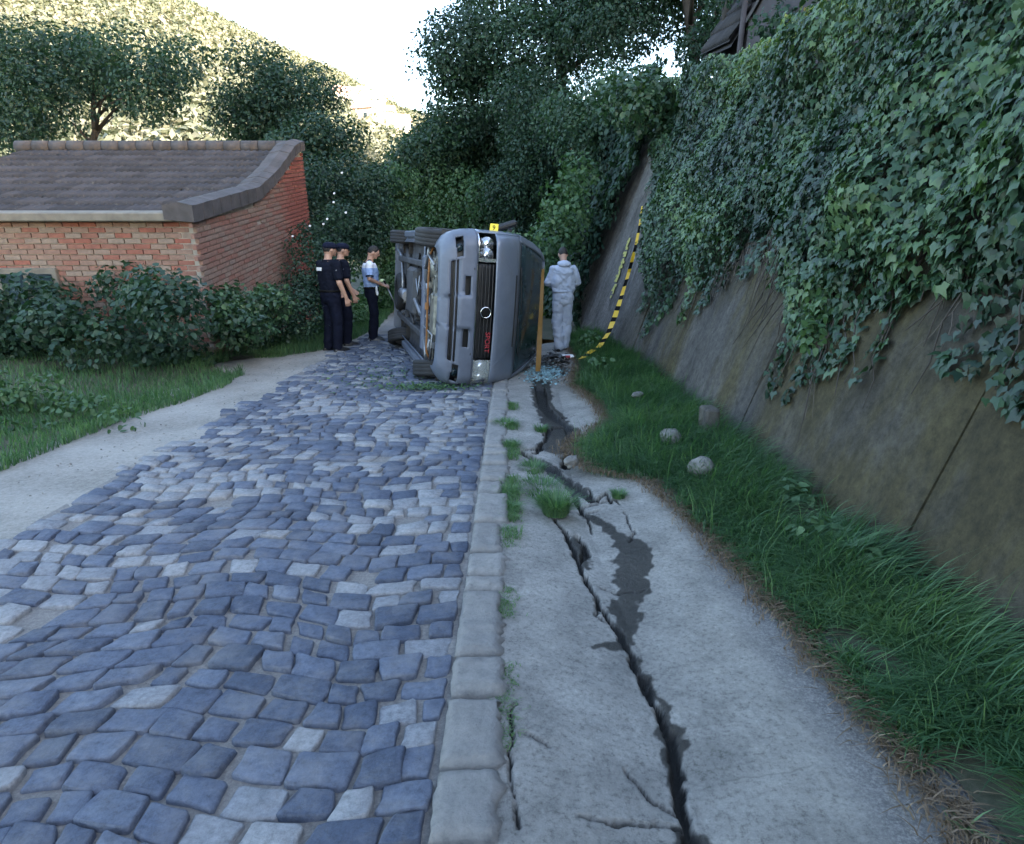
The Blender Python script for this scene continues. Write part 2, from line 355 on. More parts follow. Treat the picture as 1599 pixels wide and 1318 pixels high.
l.new(mixc(n, l, mth(n, l, 'MULTIPLY', li.outputs[0], .5), c, (.2, .2, .18)), p.inputs['Base Color']); p.inputs['Roughness'].default_value = .85; bump(n, l, p, noise(n, l, 45, 6, .7, g), .5, .006); M['tile'] = m
M['plaster'] = simple('old_plaster', (.065, .058, .064), .9, var=.35, scale=2.5, bs=.5, bd=.02, bscale=12, world=True)
M['wood'] = simple('weathered_wood', (.17, .155, .13), .85, var=.35, scale=5, bs=.5, bd=.01, bscale=25)
# van
m, n, l, p = newmat('silver_grey_paint')
r = ramp(n, [(.35, (.13, .16, .215)), (.7, (.18, .21, .265))]); l.new(noise(n, l, 3, 6, .6), r.inputs[0])
dd = ramp(n, [(.5, (0,) * 3), (.75, (1,) * 3)]); l.new(noise(n, l, 5, 9, .75), dd.inputs[0])
l.new(mixc(n, l, mth(n, l, 'MULTIPLY', dd.outputs[0], .35), r.outputs[0], (.13, .125, .12)), p.inputs['Base Color'])
p.inputs['Metallic'].default_value = .25; p.inputs['Roughness'].default_value = .38; p.inputs['Coat Weight'].default_value = .35; p.inputs['Coat Roughness'].default_value = .12; M['paint'] = m
M['bumper'] = simple('dusty_bumper_plastic', (.10, .12, .16), .5, var=.25, scale=4, bs=.1)
M['black'] = simple('black_plastic', (.018, .019, .021), .45, var=.3, bs=.2)
M['tyre'] = simple('tyre_rubber', (.019, .02, .022), .8, var=.35, scale=8, bs=.4)
M['under'] = simple('dirty_underbody', (.055, .058, .064), .75, var=.5, scale=5, bs=.5, bd=.01, bscale=20)
M['steel'] = simple('dull_steel', (.26, .27, .29), .45, .8, var=.4, scale=9, bs=.3)
M['alu'] = simple('oily_aluminium', (.20, .20, .18), .5, .6, var=.5, scale=14, bs=.5, bd=.008)
M['rust'] = simple('orange_rust', (.24, .105, .035), .8, var=.4, scale=12, bs=.4)
M['chrome'] = simple('chrome', (.75, .76, .78), .15, 1., var=.05, bs=0)
M['reflector'] = simple('lamp_reflector', (.8, .82, .85), .2, .9, var=.1, bs=0)
m, n, l, p = newmat('dark_glass'); p.inputs['Base Color'].default_value = (.02, .04, .05, 1); p.inputs['Roughness'].default_value = .08
r = ramp(n, [(.45, (.015, .03, .04)), (.6, (.03, .06, .07)), (.75, (.12, .16, .17))]); l.new(noise(n, l, 5, 8, .7, None, (1, 3, 1)), r.inputs[0]); l.new(r.outputs[0], p.inputs['Base Color'])
rg = ramp(n, [(.4, (.06,) * 3), (.7, (.35,) * 3)]); l.new(noise(n, l, 7, 6, .6), rg.inputs[0]); l.new(rg.outputs[0], p.inputs['Roughness']); p.inputs['Alpha'].default_value = .9; M['glass'] = m
vo = n.new('ShaderNodeTexVoronoi'); vo.feature = 'DISTANCE_TO_EDGE'; vo.inputs['Scale'].default_value = 7; l.new(n.new('ShaderNodeTexCoord').outputs['Object'], vo.inputs['Vector'])
ck = ramp(n, [(0, (1,) * 3), (.018, (0,) * 3)]); l.new(vo.outputs['Distance'], ck.inputs[0]); cm = ramp(n, [(.45, (0,) * 3), (.62, (.6,) * 3)]); l.new(noise(n, l, 2.2, 3, .6), cm.inputs[0])
l.new(mixc(n, l, mth(n, l, 'MULTIPLY', ck.outputs[0], cm.outputs[0]), r.outputs[0], (.25, .3, .3)), p.inputs['Base Color'])
m, n, l, p = newmat('clear_lens'); p.inputs['Base Color'].default_value = (.55, .62, .62, 1); p.inputs['Roughness'].default_value = .15; p.inputs['Alpha'].default_value = .35; M['lens'] = m
M['shard'] = simple('blue_green_glass_shards', (.20, .34, .38), .25, var=.4, scale=20, bs=0)
M['yellow'] = simple('marker_yellow', (.78, .60, .04), .5, var=.06, bs=0)
M['tape_y'] = simple('tape_yellow', (.72, .45, .03), .45, var=.1, bs=.1)
M['strap'] = simple('amber_strap', (.19, .095, .015), .6, var=.25, bs=.2)
M['ink'] = simple('black_ink', (.008, .008, .008), .8, bs=0, spec=.1)
M['white'] = simple('white_print', (.75, .75, .76), .6, var=.05, bs=0)
M['red'] = simple('red_print', (.33, .03, .04), .5, bs=0)
M['rock'] = simple('pale_rock', (.17, .165, .155), .95, var=.5, scale=9, bs=.7, bd=.02, bscale=16)
# people
M['skin'] = simple('skin', (.40, .23, .165), .55, var=.1, bs=.1, bscale=30)
M['navy'] = simple('black_uniform_cloth', (.006, .008, .016), .9, spec=.12, var=.3, scale=9, bs=.9, bd=.02, bscale=9)
M['navyt'] = simple('dark_navy_trousers', (.006, .008, .018), .9, spec=.12, var=.3, scale=9, bs=.9, bd=.02, bscale=7)
M['blue'] = simple('light_blue_shirt', (.26, .38, .62), .8, var=.08, scale=7, bs=.8, bd=.015, bscale=9)
M['yoke'] = simple('white_shirt_yoke', (.68, .70, .74), .8, var=.05, bs=.4, bd=.01, bscale=9)
M['suit'] = simple('pale_coverall', (.36, .41, .50), .8, var=.08, scale=6, bs=1., bd=.03, bscale=8)
M['hair'] = simple('dark_hair', (.012, .010, .009), .7, var=.3, scale=40, bs=.6)
M['shoe'] = simple('black_leather', (.012, .012, .013), .4, bs=.1)
M['cap'] = simple('dark_blue_cap_cloth', (.008, .011, .026), .9, spec=.12, bs=.4)
M['hivis'] = simple('pale_lime_glove', (.5, .62, .35), .8, bs=.2)
M['dry_root'] = simple('dry_root', (.13, .11, .095), .9, var=.3, bs=.4)
M['steel_blue'] = simple('painted_crossmember', (.10, .12, .17), .5, .2, var=.3, scale=6, bs=.3)
M['render'] = simple('pale_render', (.55, .47, .42), .9, var=.1, bs=0)
M['redroof'] = simple('faded_roof', (.34, .22, .18), .9, var=.2, bs=0)
# ================================================================ ground
def wallx(y): return np.interp(y, [-16, 5, 9, 12, 14, 16, 20, 25, 30, 38, 44], [1.9, 1.85, 1.8, 1.66, 1.5, 1.25, .6, -.6, -2.2, -4.9, -6.6])
BAT = math.tan(R(20))
def topz(y): return np.interp(y, [-16, 0, 6, 8, 11.4, 14, 44], [2.9, 3.0, 3.3, 3.5, 4.1, 4.3, 4.6])
def struct(o): o['kind'] = 'structure'; return o
def sheet(name, xf, ys, zf, m, nx=24, extra=None):
    """ribbon between xf[0](y) and xf[1](y)"""
    ys = np.asarray(ys, float); a = np.array([xf[0](y) for y in ys]); b = np.array([xf[1](y) for y in ys])
    t = np.linspace(0, 1, nx); X = a[:, None] * (1 - t) + b[:, None] * t; Y = np.repeat(ys[:, None], nx, 1); Z = zf(X, Y)
    V = np.stack([X, Y, Z], 2).reshape(-1, 3); i = np.arange(len(ys) - 1)[:, None] * nx + np.arange(nx - 1)[None]
    Fc = np.stack([i, i + 1, i + nx + 1, i + nx], 2).reshape(-1, 4)
    ex = {k: f(X, Y).ravel() for k, f in (extra or {}).items()}
    return mobj(name, mesh_np(name, V, Fc, extra=ex, smooth=True), m)
gnd = MB(); gnd.add([(-900, -60, -.34), (900, -60, -.34), (900, 1600, -.34), (-900, 1600, -.34)], [(0, 1, 2, 3)])
struct(gnd.build('ground', M['soil']))
lx = lambda y: np.interp(y, [-4, 10, 13, 16, 20, 26, 34, 44, 52], [-2.75, -2.75, -2.8, -2.95, -3.3, -4.1, -6.3, -9.4, -13])
rx = lambda y: np.interp(y, [0, 10, 13, 16, 20, 26, 34, 44, 52], [.9, .9, .6, .3, -.4, -1.9, -4.2, -6.9, -10])
struct(sheet('road_bed', (lambda y: -2.95, lambda y: -.2), np.arange(-3, 14.6, .25), lambda X, Y: -.016 + .009 * vn(X * 9, Y * 9, 3), M['joint'], 30))
struct(sheet('lane', (lx, rx), np.arange(14.2, 52, .8), lambda X, Y: -.008 + .012 * vn(X, Y, 8), M['lane'], 12))

# cobbles
def stone_arrays(poly, zt, fine):
    """poly: corner list; returns verts, faces for a worn stone"""
    poly = np.array(poly); n = len(poly); pts = []
    for i in range(n):
        a = poly[i]; b = poly[(i + 1) % n]; e1, e2 = rng.uniform(.035, .11, 2); pts.append(a + (b - a) * e1); pts.append(a + (b - a) * .5 + rng.normal(size=2) * .004); pts.append(b + (a - b) * e2)
    pts = np.array(pts); c = pts.mean(0); k = len(pts); V = []; tl = rng.normal(size=2) * .04
    rings = [(0, -.055), (0, -.0085), (.0035, -.0025), (.010, .0)] if fine else [(0, -.045), (0, -.009), (.008, 0)]
    for ins, z in rings:
        d = c - pts; L = np.linalg.norm(d, axis=1, keepdims=True); q = pts + d / L * ins
        zz = zt + z + ((rng.normal(size=k) * .0018 + (q - c) @ tl) if z > -.02 else 0)
        V.append(np.c_[q, np.broadcast_to(zz, (k,))])
    V = np.concatenate(V); F4 = []
    for r_ in range(len(rings) - 1):
        for i in range(k): F4.append((r_ * k + i, r_ * k + (i + 1) % k, (r_ + 1) * k + (i + 1) % k, (r_ + 1) * k + i))
    o = (len(rings) - 1) * k; cap = tuple(range(o, o + k)); return V, F4, cap
def warp(x, y):
    e = min(1, max(0, (-.24 - x) / .45)); s = .3 + .7 * e
    dy = s * (.075 * (2 / pi) * math.asin(.96 * math.sin(2 * pi * (x + 2.9) / 1.5 + .5 * y + .2)) * (.6 + .85 * max(0, min(1, (3.8 - y) / 1.2))) + .02 * math.sin(5 * x + 2.3 * y)) 
    dx = e * ((.035 + .025 * max(0, min(1, (3.8 - y) / 1.2))) * math.sin(4.3 * y + 2.1 * x) + .02 * math.sin(4.9 * y))
    return x + dx, y + dy
stones = []; y = .45; row = 0
while y < 13.9:
    h = random.uniform(.118, .158); x = -.245; row += 1
    while x > -2.78 - random.uniform(0, .12) - .05 * math.sin(y * 3):
        wd = random.choice([random.uniform(.11, .15), random.uniform(.14, .185), random.uniform(.165, .22)])
        if x == -.245 and row % 2: wd = random.uniform(.10, .14)
        c4 = []
        for (px_, py_) in ((x - wd, y), (x, y), (x, y + h), (x - wd, y + h)):
            wx_, wy_ = warp(px_, py_); c4.append(np.array([wx_, wy_]) + rng.normal(size=2) * .009)
        c = sum(c4) / 4; gap = random.uniform(.006, .017); c4 = [q + (c - q) / np.linalg.norm(c - q) * gap for q in c4]
        c4 = [np.array([min(q[0], -.243), q[1]]) for q in c4]
        light = vn(np.array([c[0] * 1.3]), np.array([c[1] * 1.0]), 21)[0]
        t = random.uniform(.7, 1.) if random.random() < .20 + .6 * max(0, light - .42) * 2.2 else random.uniform(0, .6)
        zt = .002 + .014 * random.random() + .016 * (vn(np.array([c[0] * 1.1]), np.array([c[1] * .9]), 4)[0] - .5)
        if t > .65: zt -= .004
        if c[1] < 13.6 and not (random.random() < .012): stones.append((c, c4, zt, t))
        x -= wd
    y += h
vis = [s for s in stones if s[0][1] > 1.25]; vis.sort(key=lambda s: s[0][1]); near = vis[:298]; nid = set(id(s) for s in near)
rest = [s for s in stones if id(s) not in nid]
road = thing('cobbled_road', None, None); road['kind'] = 'structure'
for s in near:
    V, F4, cap = stone_arrays(s[1], s[2], True); org = np.array([s[0][0], s[0][1], 0]); me = D.meshes.new('cobble')
    me.from_pydata((V - org).tolist(), [], F4 + [cap]); me.polygons.foreach_set('use_smooth', [True] * (len(F4) + 1))
    a = me.attributes.new('tint', 'FLOAT', 'POINT'); a.data.foreach_set('value', [s[3]] * len(V)); me.materials.append(M['cobble'])
    o = mobj('cobble', me, None, road); o.location = org
VV = []; FF = []; CC = []; TT = []; off = 0
for s in rest:
    V, F4, cap = stone_arrays(s[1], s[2], False); VV.append(V); FF.append(np.array(F4) + off); CC.append(np.array([cap]) + off); TT += [s[3]] * len(V); off += len(V)
o = mobj('far_cobbles', mesh_np('far_cobbles', np.concatenate(VV), [np.concatenate(FF), np.concatenate(CC)], tint=TT, mats=[M['cobble']], smooth=True), None, road); o['kind'] = 'stuff'

# kerb stones
kerb = thing('kerb', None, None); kerb['kind'] = 'structure'
y = .9; kbreaks = [1.2, 1.52, 1.80, 2.16, 2.42, 2.97, 3.14, 3.42]
while kbreaks[-1] < 12.6: kbreaks.append(kbreaks[-1] + random.choice([.2, .26, .33, .4, .5]))
for a, b in zip(kbreaks, kbreaks[1:]):
    ky = (a + b) / 2; x0 = -.232; x1 = -.035 + .035 * random.uniform(-1, .6); V = []; nx, ny = 10, max(5, int((b - a) / .03)); zt = .02 + random.uniform(-.008, .01)
    hh = (b - a) / 2 - random.uniform(.006, .014); sk = random.uniform(-.02, .02)
    X, Y = np.meshgrid(np.linspace(x0, x1, nx), np.linspace(-hh, hh, ny), indexing='ij')
    X = X + rng.normal(size=X.shape) * .003 + (X > x1 - .02) * rng.normal(size=X.shape) * .012; e = np.minimum(np.minimum(X - x0, x1 - X) , np.minimum(Y + hh, hh - Y)); e = np.clip(e / .02, 0, 1)
    Z = zt - .016 * (1 - e) ** 2 + .022 * (vn(X * 14 + a * 9, Y * 14, 6) - .5) * (.3 + .7 * e) - .03 * (X > x1 - .01) * random.random(); Yw = Y + sk * (X - x0) * 3 + rng.normal(size=X.shape) * .002
    V = np.stack([X, Yw, Z], 2).reshape(-1, 3); i = np.arange(nx - 1)[:, None] * ny + np.arange(ny - 1)[None]
    F4 = np.stack([i, i + ny, i + ny + 1, i + 1], 2).reshape(-1, 4)
    ring = [k for k in range(ny)] + [i_ * ny + ny - 1 for i_ in range(1, nx)] + [(nx - 1) * ny + k for k in range(ny - 2, -1, -1)] + [i_ * ny for i_ in range(nx - 2, 0, -1)]
    nb = len(V); low = V[ring].copy(); low[:, 2] = -.16; V = np.concatenate([V, low]); nr = len(ring)
    F4 = np.concatenate([F4, [(ring[k], ring[(k + 1) % nr], nb + (k + 1) % nr, nb + k) for k in range(nr)]])
    o = mobj('kerb_stone', mesh_np('kerb_stone', V, F4, tint=np.full(len(V), random.random()), smooth=True), M['kerb'], kerb); o.location = (0, ky, 0)

# concrete channel with its cracks, wet run and puddle
def ptsG(L): return np.array([tuple(G(a, b))[:2] for a, b in L])
CR = [ # (pixel-traced course on the ground plane, half widths)
 ([(868, 800), (885, 822), (898, 850), (912, 885), (930, 915), (948, 942), (966, 965), (984, 992), (998, 1028), (1022, 1070), (1045, 1112), (1055, 1160), (1063, 1200), (1072, 1250), (1088, 1298), (1096, 1325), (1100, 1360)], [.012, .014, .016, .013, .013, .012, .02, .015, .013, .014, .016, .022, .024, .02, .025, .032, .03]),
 ([(978, 1182), (1008, 1218), (1035, 1236), (1062, 1250)], [.002, .004, .005, .008]),
 ([(1088, 1298), (1120, 1304), (1150, 1310), (1190, 1322)], [.01, .006, .006, .003]),
 ([(990, 1022), (1008, 1033), (1022, 1066)], [.002, .006, .004]),
 ([(935, 930), (934, 945), (955, 958), (975, 975)], [.004, .006, .006, .008]),
 ([(805, 702), (835, 709), (860, 722), (882, 738), (905, 752), (928, 768)], [.03, .065, .065, .055, .045, .03]),
 ([(928, 768), (920, 750)], [.018, .008]), ([(928, 768), (948, 760), (955, 775)], [.02, .012, .006]),
 ([(882, 738), (900, 762), (912, 785), (940, 782)], [.03, .022, .02, .006]), ([(912, 785), (893, 783), (880, 788)], [.012, .006, .003]),
 ([(905, 775), (960, 770), (970, 778)], [.012, .01, .003]), ([(915, 785), (922, 800), (926, 815)], [.008, .008, .003]),
 ([(806, 702), (835, 695), (850, 682), (856, 668)], [.02, .02, .012, .012]),
 ([(843, 600), (848, 625), (866, 645), (890, 655), (893, 680), (888, 700), (884, 716)], [.07, .06, .075, .05, .045, .04, .045]),
 ([(846, 690), (835, 702)], [.02, .02]), ([(893, 655), (860, 660), (850, 672)], [.03, .03, .02]),
 ([(772, 628), (785, 636), (794, 640)], [.02, .022, .01]),
 ([(805, 1098), (797, 1120), (796, 1160), (801, 1190), (800, 1230), (806, 1262), (812, 1290)], [.002, .006, .003, .005, .001, .005, .003]),
 ([(890, 822), (905, 822), (918, 848), (905, 862)], [.006, .012, .02, .008]), ([(870, 588), (905, 582)], [.03, .02]),
 ([(900, 640), (880, 642)], [.004, .012]), ([(975, 790), (990, 820), (985, 835)], [.003, .006, .004]),
 ([(1010, 905), (960, 905), (935, 898)], [.002, .004, .002]), ([(812, 1140), (840, 1150), (860, 1160)], [.001, .003, .001]), ([(905, 1262), (960, 1268), (1030, 1262), (1062, 1262)], [.001, .003, .003, .002]),
]
WET = [([(914, 785), (935, 800), (960, 820), (985, 846), (990, 870), (985, 905), (975, 940), (980, 975)], [.035, .05, .05, .10, .085, .075, .065, .045]),
 ([(980, 845), (1012, 850)], [.05, .02]), ([(896, 828), (905, 850), (918, 870)], [.035, .05, .03]),
 ([(845, 590), (848, 625), (866, 648), (885, 670), (862, 690)], [.13, .12, .15, .17, .13]), ([(806, 702), (860, 718), (905, 752)], [.05, .07, .05]),
 ([(1085, 1290), (1092, 1330)], [.07, .08]), ([(1048, 1105), (1060, 1200)], [.035, .03]), ([(930, 1000), (975, 985)], [.02, .04]), ([(845, 560), (880, 575)], [.2, .2]), ([(985, 990), (1040, 1100)], [.02, .022])]
def field(X, Y, L, jit, fre, seed):
    best = np.full(X.shape, -9.)
    Xj = X + jit * (vn(X * fre, Y * fre, seed, 4) - .5); Yj = Y + jit * (vn(X * fre + 50, Y * fre, seed + 3, 4) - .5)
    for pl, ws in L:
        P = ptsG(pl)
        for k in range(len(P) - 1):
            a, b = P[k], P[k + 1]; d = b - a; t = np.clip(((Xj - a[0]) * d[0] + (Yj - a[1]) * d[1]) / (d @ d), 0, 1)
            dist = np.hypot(Xj - a[0] - t * d[0], Yj - a[1] - t * d[1]); best = np.maximum(best, ws[k] * (1 - t) + ws[k + 1] * t - dist)
    return best
re_ = lambda y: float(np.interp(y, [0, 2.6, 3.4, 4.5, 4.9, 6.3, 8.3, 10, 12.8], [1.45, 1.42, 1.35, 1.3, 1.25, 1.15, 1.1, 1.1, 1.0]))
ys = [1.05]
while ys[-1] < 12.6: ys.append(ys[-1] + max(.0075, .0027 * ys[-1] ** 1.25))
fch = {}
def zch(X, Y):
    mid = .52 + .06 * np.sin(Y); z = -.005 - .075 * np.clip(1 - np.abs(X - mid) / .58, 0, 1) ** 1.3 + .018 * (vn(X * 2.2, Y * 2.2, 31) - .5) + .005 * (vn(X * 30, Y * 30, 33) - .5)
    f = field(X, Y, CR, .04, 20, 40); fch['f'] = f; blk = .018 * (vn(X * 1.7 + 3, Y * 1.7, 35, 1) - .5) * (Y > 4.2)
    return z + blk - .055 * np.clip(f / .018 + .35, 0, 1)
struct(sheet('drainage_channel', (lambda y: -.085, re_), ys, zch, M['concrete'], 230, dict(
    crack=lambda X, Y: np.clip(fch['f'] / .0035 + .5, 0, 1), wet=lambda X, Y: np.clip(field(X, Y, WET, .12, 13, 60) / .008 + .5, 0, 1) * .95,
    rough=lambda X, Y: np.clip((X - .98 - .12 * (vn(X * 2, Y * 1.5, 71) - .5)) / .12, 0, 1) * .8 * (Y < 7))))

# shoulder, verges, berm
ge = lambda y: float(np.interp(y, [0, 5.5, 8.1, 9.2, 9.8, 10.6, 11.3, 13, 15, 20, 24], [-4.3, -3.9, -3.62, -3.75, -4.5, -3.85, -3.3, -3.08, -3.0, -3.5, -4.1]))
struct(sheet('shoulder', (lambda y: ge(y) - .6, lambda y: -2.62), np.arange(-2, 20, .12), lambda X, Y: -.03 + .03 * vn(X * 1.5, Y * 1.5, 12) + .012 * vn(X * 9, Y * 9, 14) + np.where(X > -2.8, -.012, 0) , M['shoulder'], 40))
zv = lambda X, Y: -.02 + .35 * np.clip((-4.3 - X) / 3, 0, 1) + .06 * vn(X * 1.3, Y * 1.3, 15)
struct(sheet('left_verge', (lambda y: -26, lambda y: min(ge(y) - .12, float(lx(y)) - .1)), np.arange(-6, 60, .5), zv, M['soil'], 60))
zb = lambda X, Y: -.02 + .07 * np.clip((X - re_(4)) / .7 + .15, 0, 1) + .05 * vn(X * 3, Y * 3, 16)
struct(sheet('right_verge', (lambda y: re_(y) - .05 if y < 12.8 else float(rx(y)) - .05, lambda y: float(wallx(y)) + .25), np.arange(-4, 44, .2), zb, M['soil'], 16))
# terrace above the wall and the hillside added out of view to keep the lane in shade
struct(sheet('terrace', (lambda y: float(wallx(y)) + BAT * float(topz(y)) - .1, lambda y: 16.), np.arange(-16, 44, 1.), lambda X, Y: topz(Y) - .25 + .25 * vn(X * .5, Y * .5, 17) + .05 * (X - 3), M['soil'], 20))
struct(sheet('sun_blocking_hill', (lambda y: 15.5, lambda y: 120.), np.arange(-60, 76, 4.), lambda X, Y: 4 + 62 * (np.clip((X - 15) / 75, 0, 1)) ** .8 * np.clip((50 - Y) / 30, 0, 1) + 2 * vn(X * .1, Y * .1, 18), M['soil'], 26))
# far hill across the valley
def hz(X, Y):
    r0 = np.interp(X / Y, [-1.2, -.75, -.43, -.33, -.24, -.15, 0., .5], [.41, .39, .32, .272, .235, .185, .15, .12])  # tangent of ridge elevation by bearing
    prof = np.clip((Y - 110) / 420, 0, 1) ** .85
    return -.3 + 1.6 * prof + r0 * 530 * prof * (1 + .10 * (vn(X * .011, Y * .011, 19) - .5)) * np.clip((900 - Y) / 300, .3, 1)
struct(sheet('far_hill', (lambda y: -1.3 * y, lambda y: .6 * y), np.arange(110, 860, 9.), hz, M['hill'], 120))

# retaining wall: inclined panels with open joints
def wp(y, z, off=0.):
    dx = float(wallx(y + .2) - wallx(y - .2)) / .4; nrm = Vector((-1, dx, 0)).normalized()
    return Vector((float(wallx(y)), y, 0)) - nrm * (BAT * z - off) + Vector((0, 0, z))
wall = thing('retaining_wall', 'long battered concrete retaining wall with ochre stains and ivy', 'wall', (0, 0, 0))
jy = [-14, -11, -8, -5, -2, .6, 3.1, 5.5, 8.0, 10.15, 12.0, 14.2, 17, 20, 24, 28, 33, 38, 43]
for a, b in zip(jy, jy[1:]):
    nn_ = max(3, int((b - a) / .15)) if 0 < b < 16 else 4; nz = 30 if 0 < b < 16 else 5; of = random.uniform(-.012, .012); mb = MB()
    jg = .005 if b < 6 else .011; yy = [a + jg] + [a + jg + (b - a - 2 * jg) * k / nn_ for k in range(1, nn_ + 1)]
    def fn(i, j): 
        y_ = yy[i]; z_ = -.25 + (.25 + float(topz(y_))) * j / nz; e = -.015 if i in (0, nn_) else 0
        return wp(y_, z_, of + e + .03 * (vn(np.array([y_ * 1.2]), np.array([z_ * 1.2]), 22)[0] - .5))
    mb.grid(fn, nn_ + 1, nz + 1)
    mb.grid(lambda i, j: wp(yy[i], float(topz(yy[i])) - .002, of - .35 * j), nn_ + 1, 2)
    for e in (0, nn_): mb.add([wp(yy[e], -.25, of - .015), wp(yy[e], float(topz(yy[e])), of - .015), wp(yy[e], float(topz(yy[e])), of - .25), wp(yy[e], -.25, of - .25)], [(0, 1, 2, 3)])
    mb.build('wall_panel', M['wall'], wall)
mb = MB(); mb.grid(lambda i, j: wp(-13.9 + i * .9, -.3 + (float(topz(-13.9 + i * .9)) + .2) * j, -.1), 63, 2); mb.build('wall_backing', M['soil'], wall)
# low concrete buttress stub and yellow paint on the wall
b = thing('concrete_stub', 'low concrete stub standing in the grass against the stained wall', 'concrete block', (1.66, 5.5, -.05), R(4))
mb = MB(); mb.box((0, 0, .12), (.12, .2, .55), ch=.015); mb.build('stub_body', M['wall'], b)
mb = MB()
for k in range(26):
    z0 = .78 + k * .042; yy0 = 12.75 + .35 * k / 26 + .06 * random.uniform(-1, 1); q = random.uniform(.05, .16)
    if random.random() < .25: continue
    mb.add([wp(yy0 - q, z0, .032), wp(yy0 + q, z0 + random.uniform(-.01, .01), .032), wp(yy0 + q * .8, z0 + .045, .032), wp(yy0 - q * .7, z0 + .05, .032)], [(0, 1, 2, 3)])
mb.build('paint_mark', M['ypaint'], wall)
# dry roots creeping over the wall face
def root_on_wall(y0, z0, y1, z1, r0, seed, br=4):
    rr_ = random.Random(seed); mb = MB(); K = 12; pts = []
    for k in range(K + 1):
        t = k / K; pts.append((y0 + (y1 - y0) * t + rr_.uniform(-.04, .04), z0 + (z1 - z0) * t))
    mb.tube([wp(a, b_, .025) for a, b_ in pts], [r0 * (1 - .7 * k / K) for k in range(K + 1)], 5)
    for _ in range(br):
        k = rr_.randrange(2, K - 1); a, b_ = pts[k]; q = [(a, b_)]
        dy = rr_.choice([-1, 1])
        for s in range(5): a += dy * rr_.uniform(.02, .08); b_ -= rr_.uniform(.01, .1); q.append((a, b_))
        mb.tube([wp(u, v, .02) for u, v in q], [r0 * .5 * (1 - .15 * s) for s in range(6)], 4)
    return mb
t = thing('bare_roots', 'pale bare creeper roots running down the stained wall', 'roots', (2.2, 6, 0)); t.location = (0, 0, 0)
for i, a in enumerate([(6.0, 2.4, 5.5, .95, .008), (6.7, 2.2, 6.3, 1.2, .007), (5.2, 2.3, 4.9, 1.3, .006), (7.4, 2.3, 7.1, 1.3, .008), (4.9, 1.2, 4.5, .5, .006), (7.9, 2.2, 7.8, 1.2, .007), (8.6, 2.3, 8.3, 1.2, .007), (3.7, 1.9, 3.5, 1.1, .006)]):
    root_on_wall(*a, seed=i).build('root', M['dry_root'] if 'dry_root' in M else M['rock'], t)

# ================================================================ the van, lying on its left side
VT = thing('overturned_van', 'silver grey van lying on its side across the cobbled lane', 'van')
def Rz(a): return Matrix.Rotation(a, 3, 'Z')
Bm = Matrix(((0, 0, 1), (0, 1, 0), (-1, 0, 0)))
RM = Rz(R(15.84)) @ Matrix.Rotation(R(3.74), 3, 'Y') @ Matrix.Rotation(R(1.23), 3, 'X') @ Bm
VT.matrix_world = Matrix.Translation((-1.027, 7.867, .955)) @ RM.to_4x4()
UW = ([.18, .22, .27, .33, .45, .62, 1.0, 1.27, 1.6, 1.80, 1.9], [.72, .80, .865, .905, .94, .955, .955, .94, .865, .79, .71])
WF = ([.18, .24, .32, .45, .58, .62, .64, .86, .88, 1.0, 1.15, 1.27, 1.88, 1.92], [.10, .045, .01, .0, .012, .03, .055, .085, .075, .15, .29, .45, 1.30, 1.42])
def uw(v): return float(np.interp(v, *UW))
def wf(v): return float(np.interp(v, *WF))
def S(t, v, off=0.):
    a = abs(t); sg = -1 if t < 0 else 1; U = uw(v); Rr = .20; dp = .30 if v < .9 else (.30 - .13 * min(1, (v - .9) / .4))
    if a < .75: u = a / .75 * (U - Rr); w_ = wf(v) + .075 * (u / U) ** 2
    else:
        al = (a - .75) / .25 * pi / 2; u0 = U - Rr; u = u0 + Rr * math.sin(al); w_ = wf(v) + .075 * (u0 / U) ** 2 + dp * (1 - math.cos(al)); off_u = off * math.sin(al); u -= off_u; off = off * math.cos(al)
    return Vector((sg * u, w_ + off, v))
def wend(v): return S(1, v).y
def panel(vlist, tlist, off=0., skip=None):
    mb = MB(); return mb.grid(lambda i, j: S(tlist[i], vlist[j], off), len(tlist), len(vlist), skip)
def lin(a, b, n): return [a + (b - a) * k / n for k in range(n + 1)]
def solid(o, th=.012): s_ = o.modifiers.new('solid', 'SOLIDIFY'); s_.thickness = th; s_.offset = 0; return o
# bumper with its openings
tb = sorted(set(lin(-1, 1, 40) + [-.86, -.76, -.62, .62, .76, .86, -.42, -.2, .2, .42])); vb = [.18, .22, .27, .31, .335, .36, .375, .40, .45, .48, .55, .575, .60, .62]
def bskip(i, j):
    t = (tb[i] + tb[i + 1]) / 2; v = (vb[j] + vb[j + 1]) / 2
    if abs(t) < .62 and (.31 < v < .335 or .335 < v < .36 or .375 < v < .40): return True if not (.335 < v < .36 and False) else False
    if .76 > abs(t) > .62 and .36 < v < .375: return False
    if .65 < abs(t) < .86 and .36 < v < .45: return True
    if .2 < abs(t) < .42 and .48 < v < .55: return True
    return False
solid(panel(vb, tb, 0, bskip).build('bumper', M['bumper'], VT), .02)
inb = panel([.20, .3, .45, .6], lin(-.95, .95, 24), .07).build('bumper_backing', M['black'], VT)
for v0 in (.322, .348, .388):
    mb = MB(); mb.grid(lambda i, j: S(-.62 + 1.24 * i / 20, v0 + .007 * j, .012), 21, 2); solid(mb.build('intake_slat', M['black'], VT), .02)
for s in (-1, 1):
    mb = MB(); c = S(s * .755, .405, .05); mb.lathe([(.045, -.02), (.042, .02)], c, 'y', 16); mb.build('fog_lamp', M['glass'], VT)
    mb = MB(); c = S(s * .50, .585, -.004); mb.box(c, (.03, .012, .02)); mb.build('tow_cover', M['black'], VT)
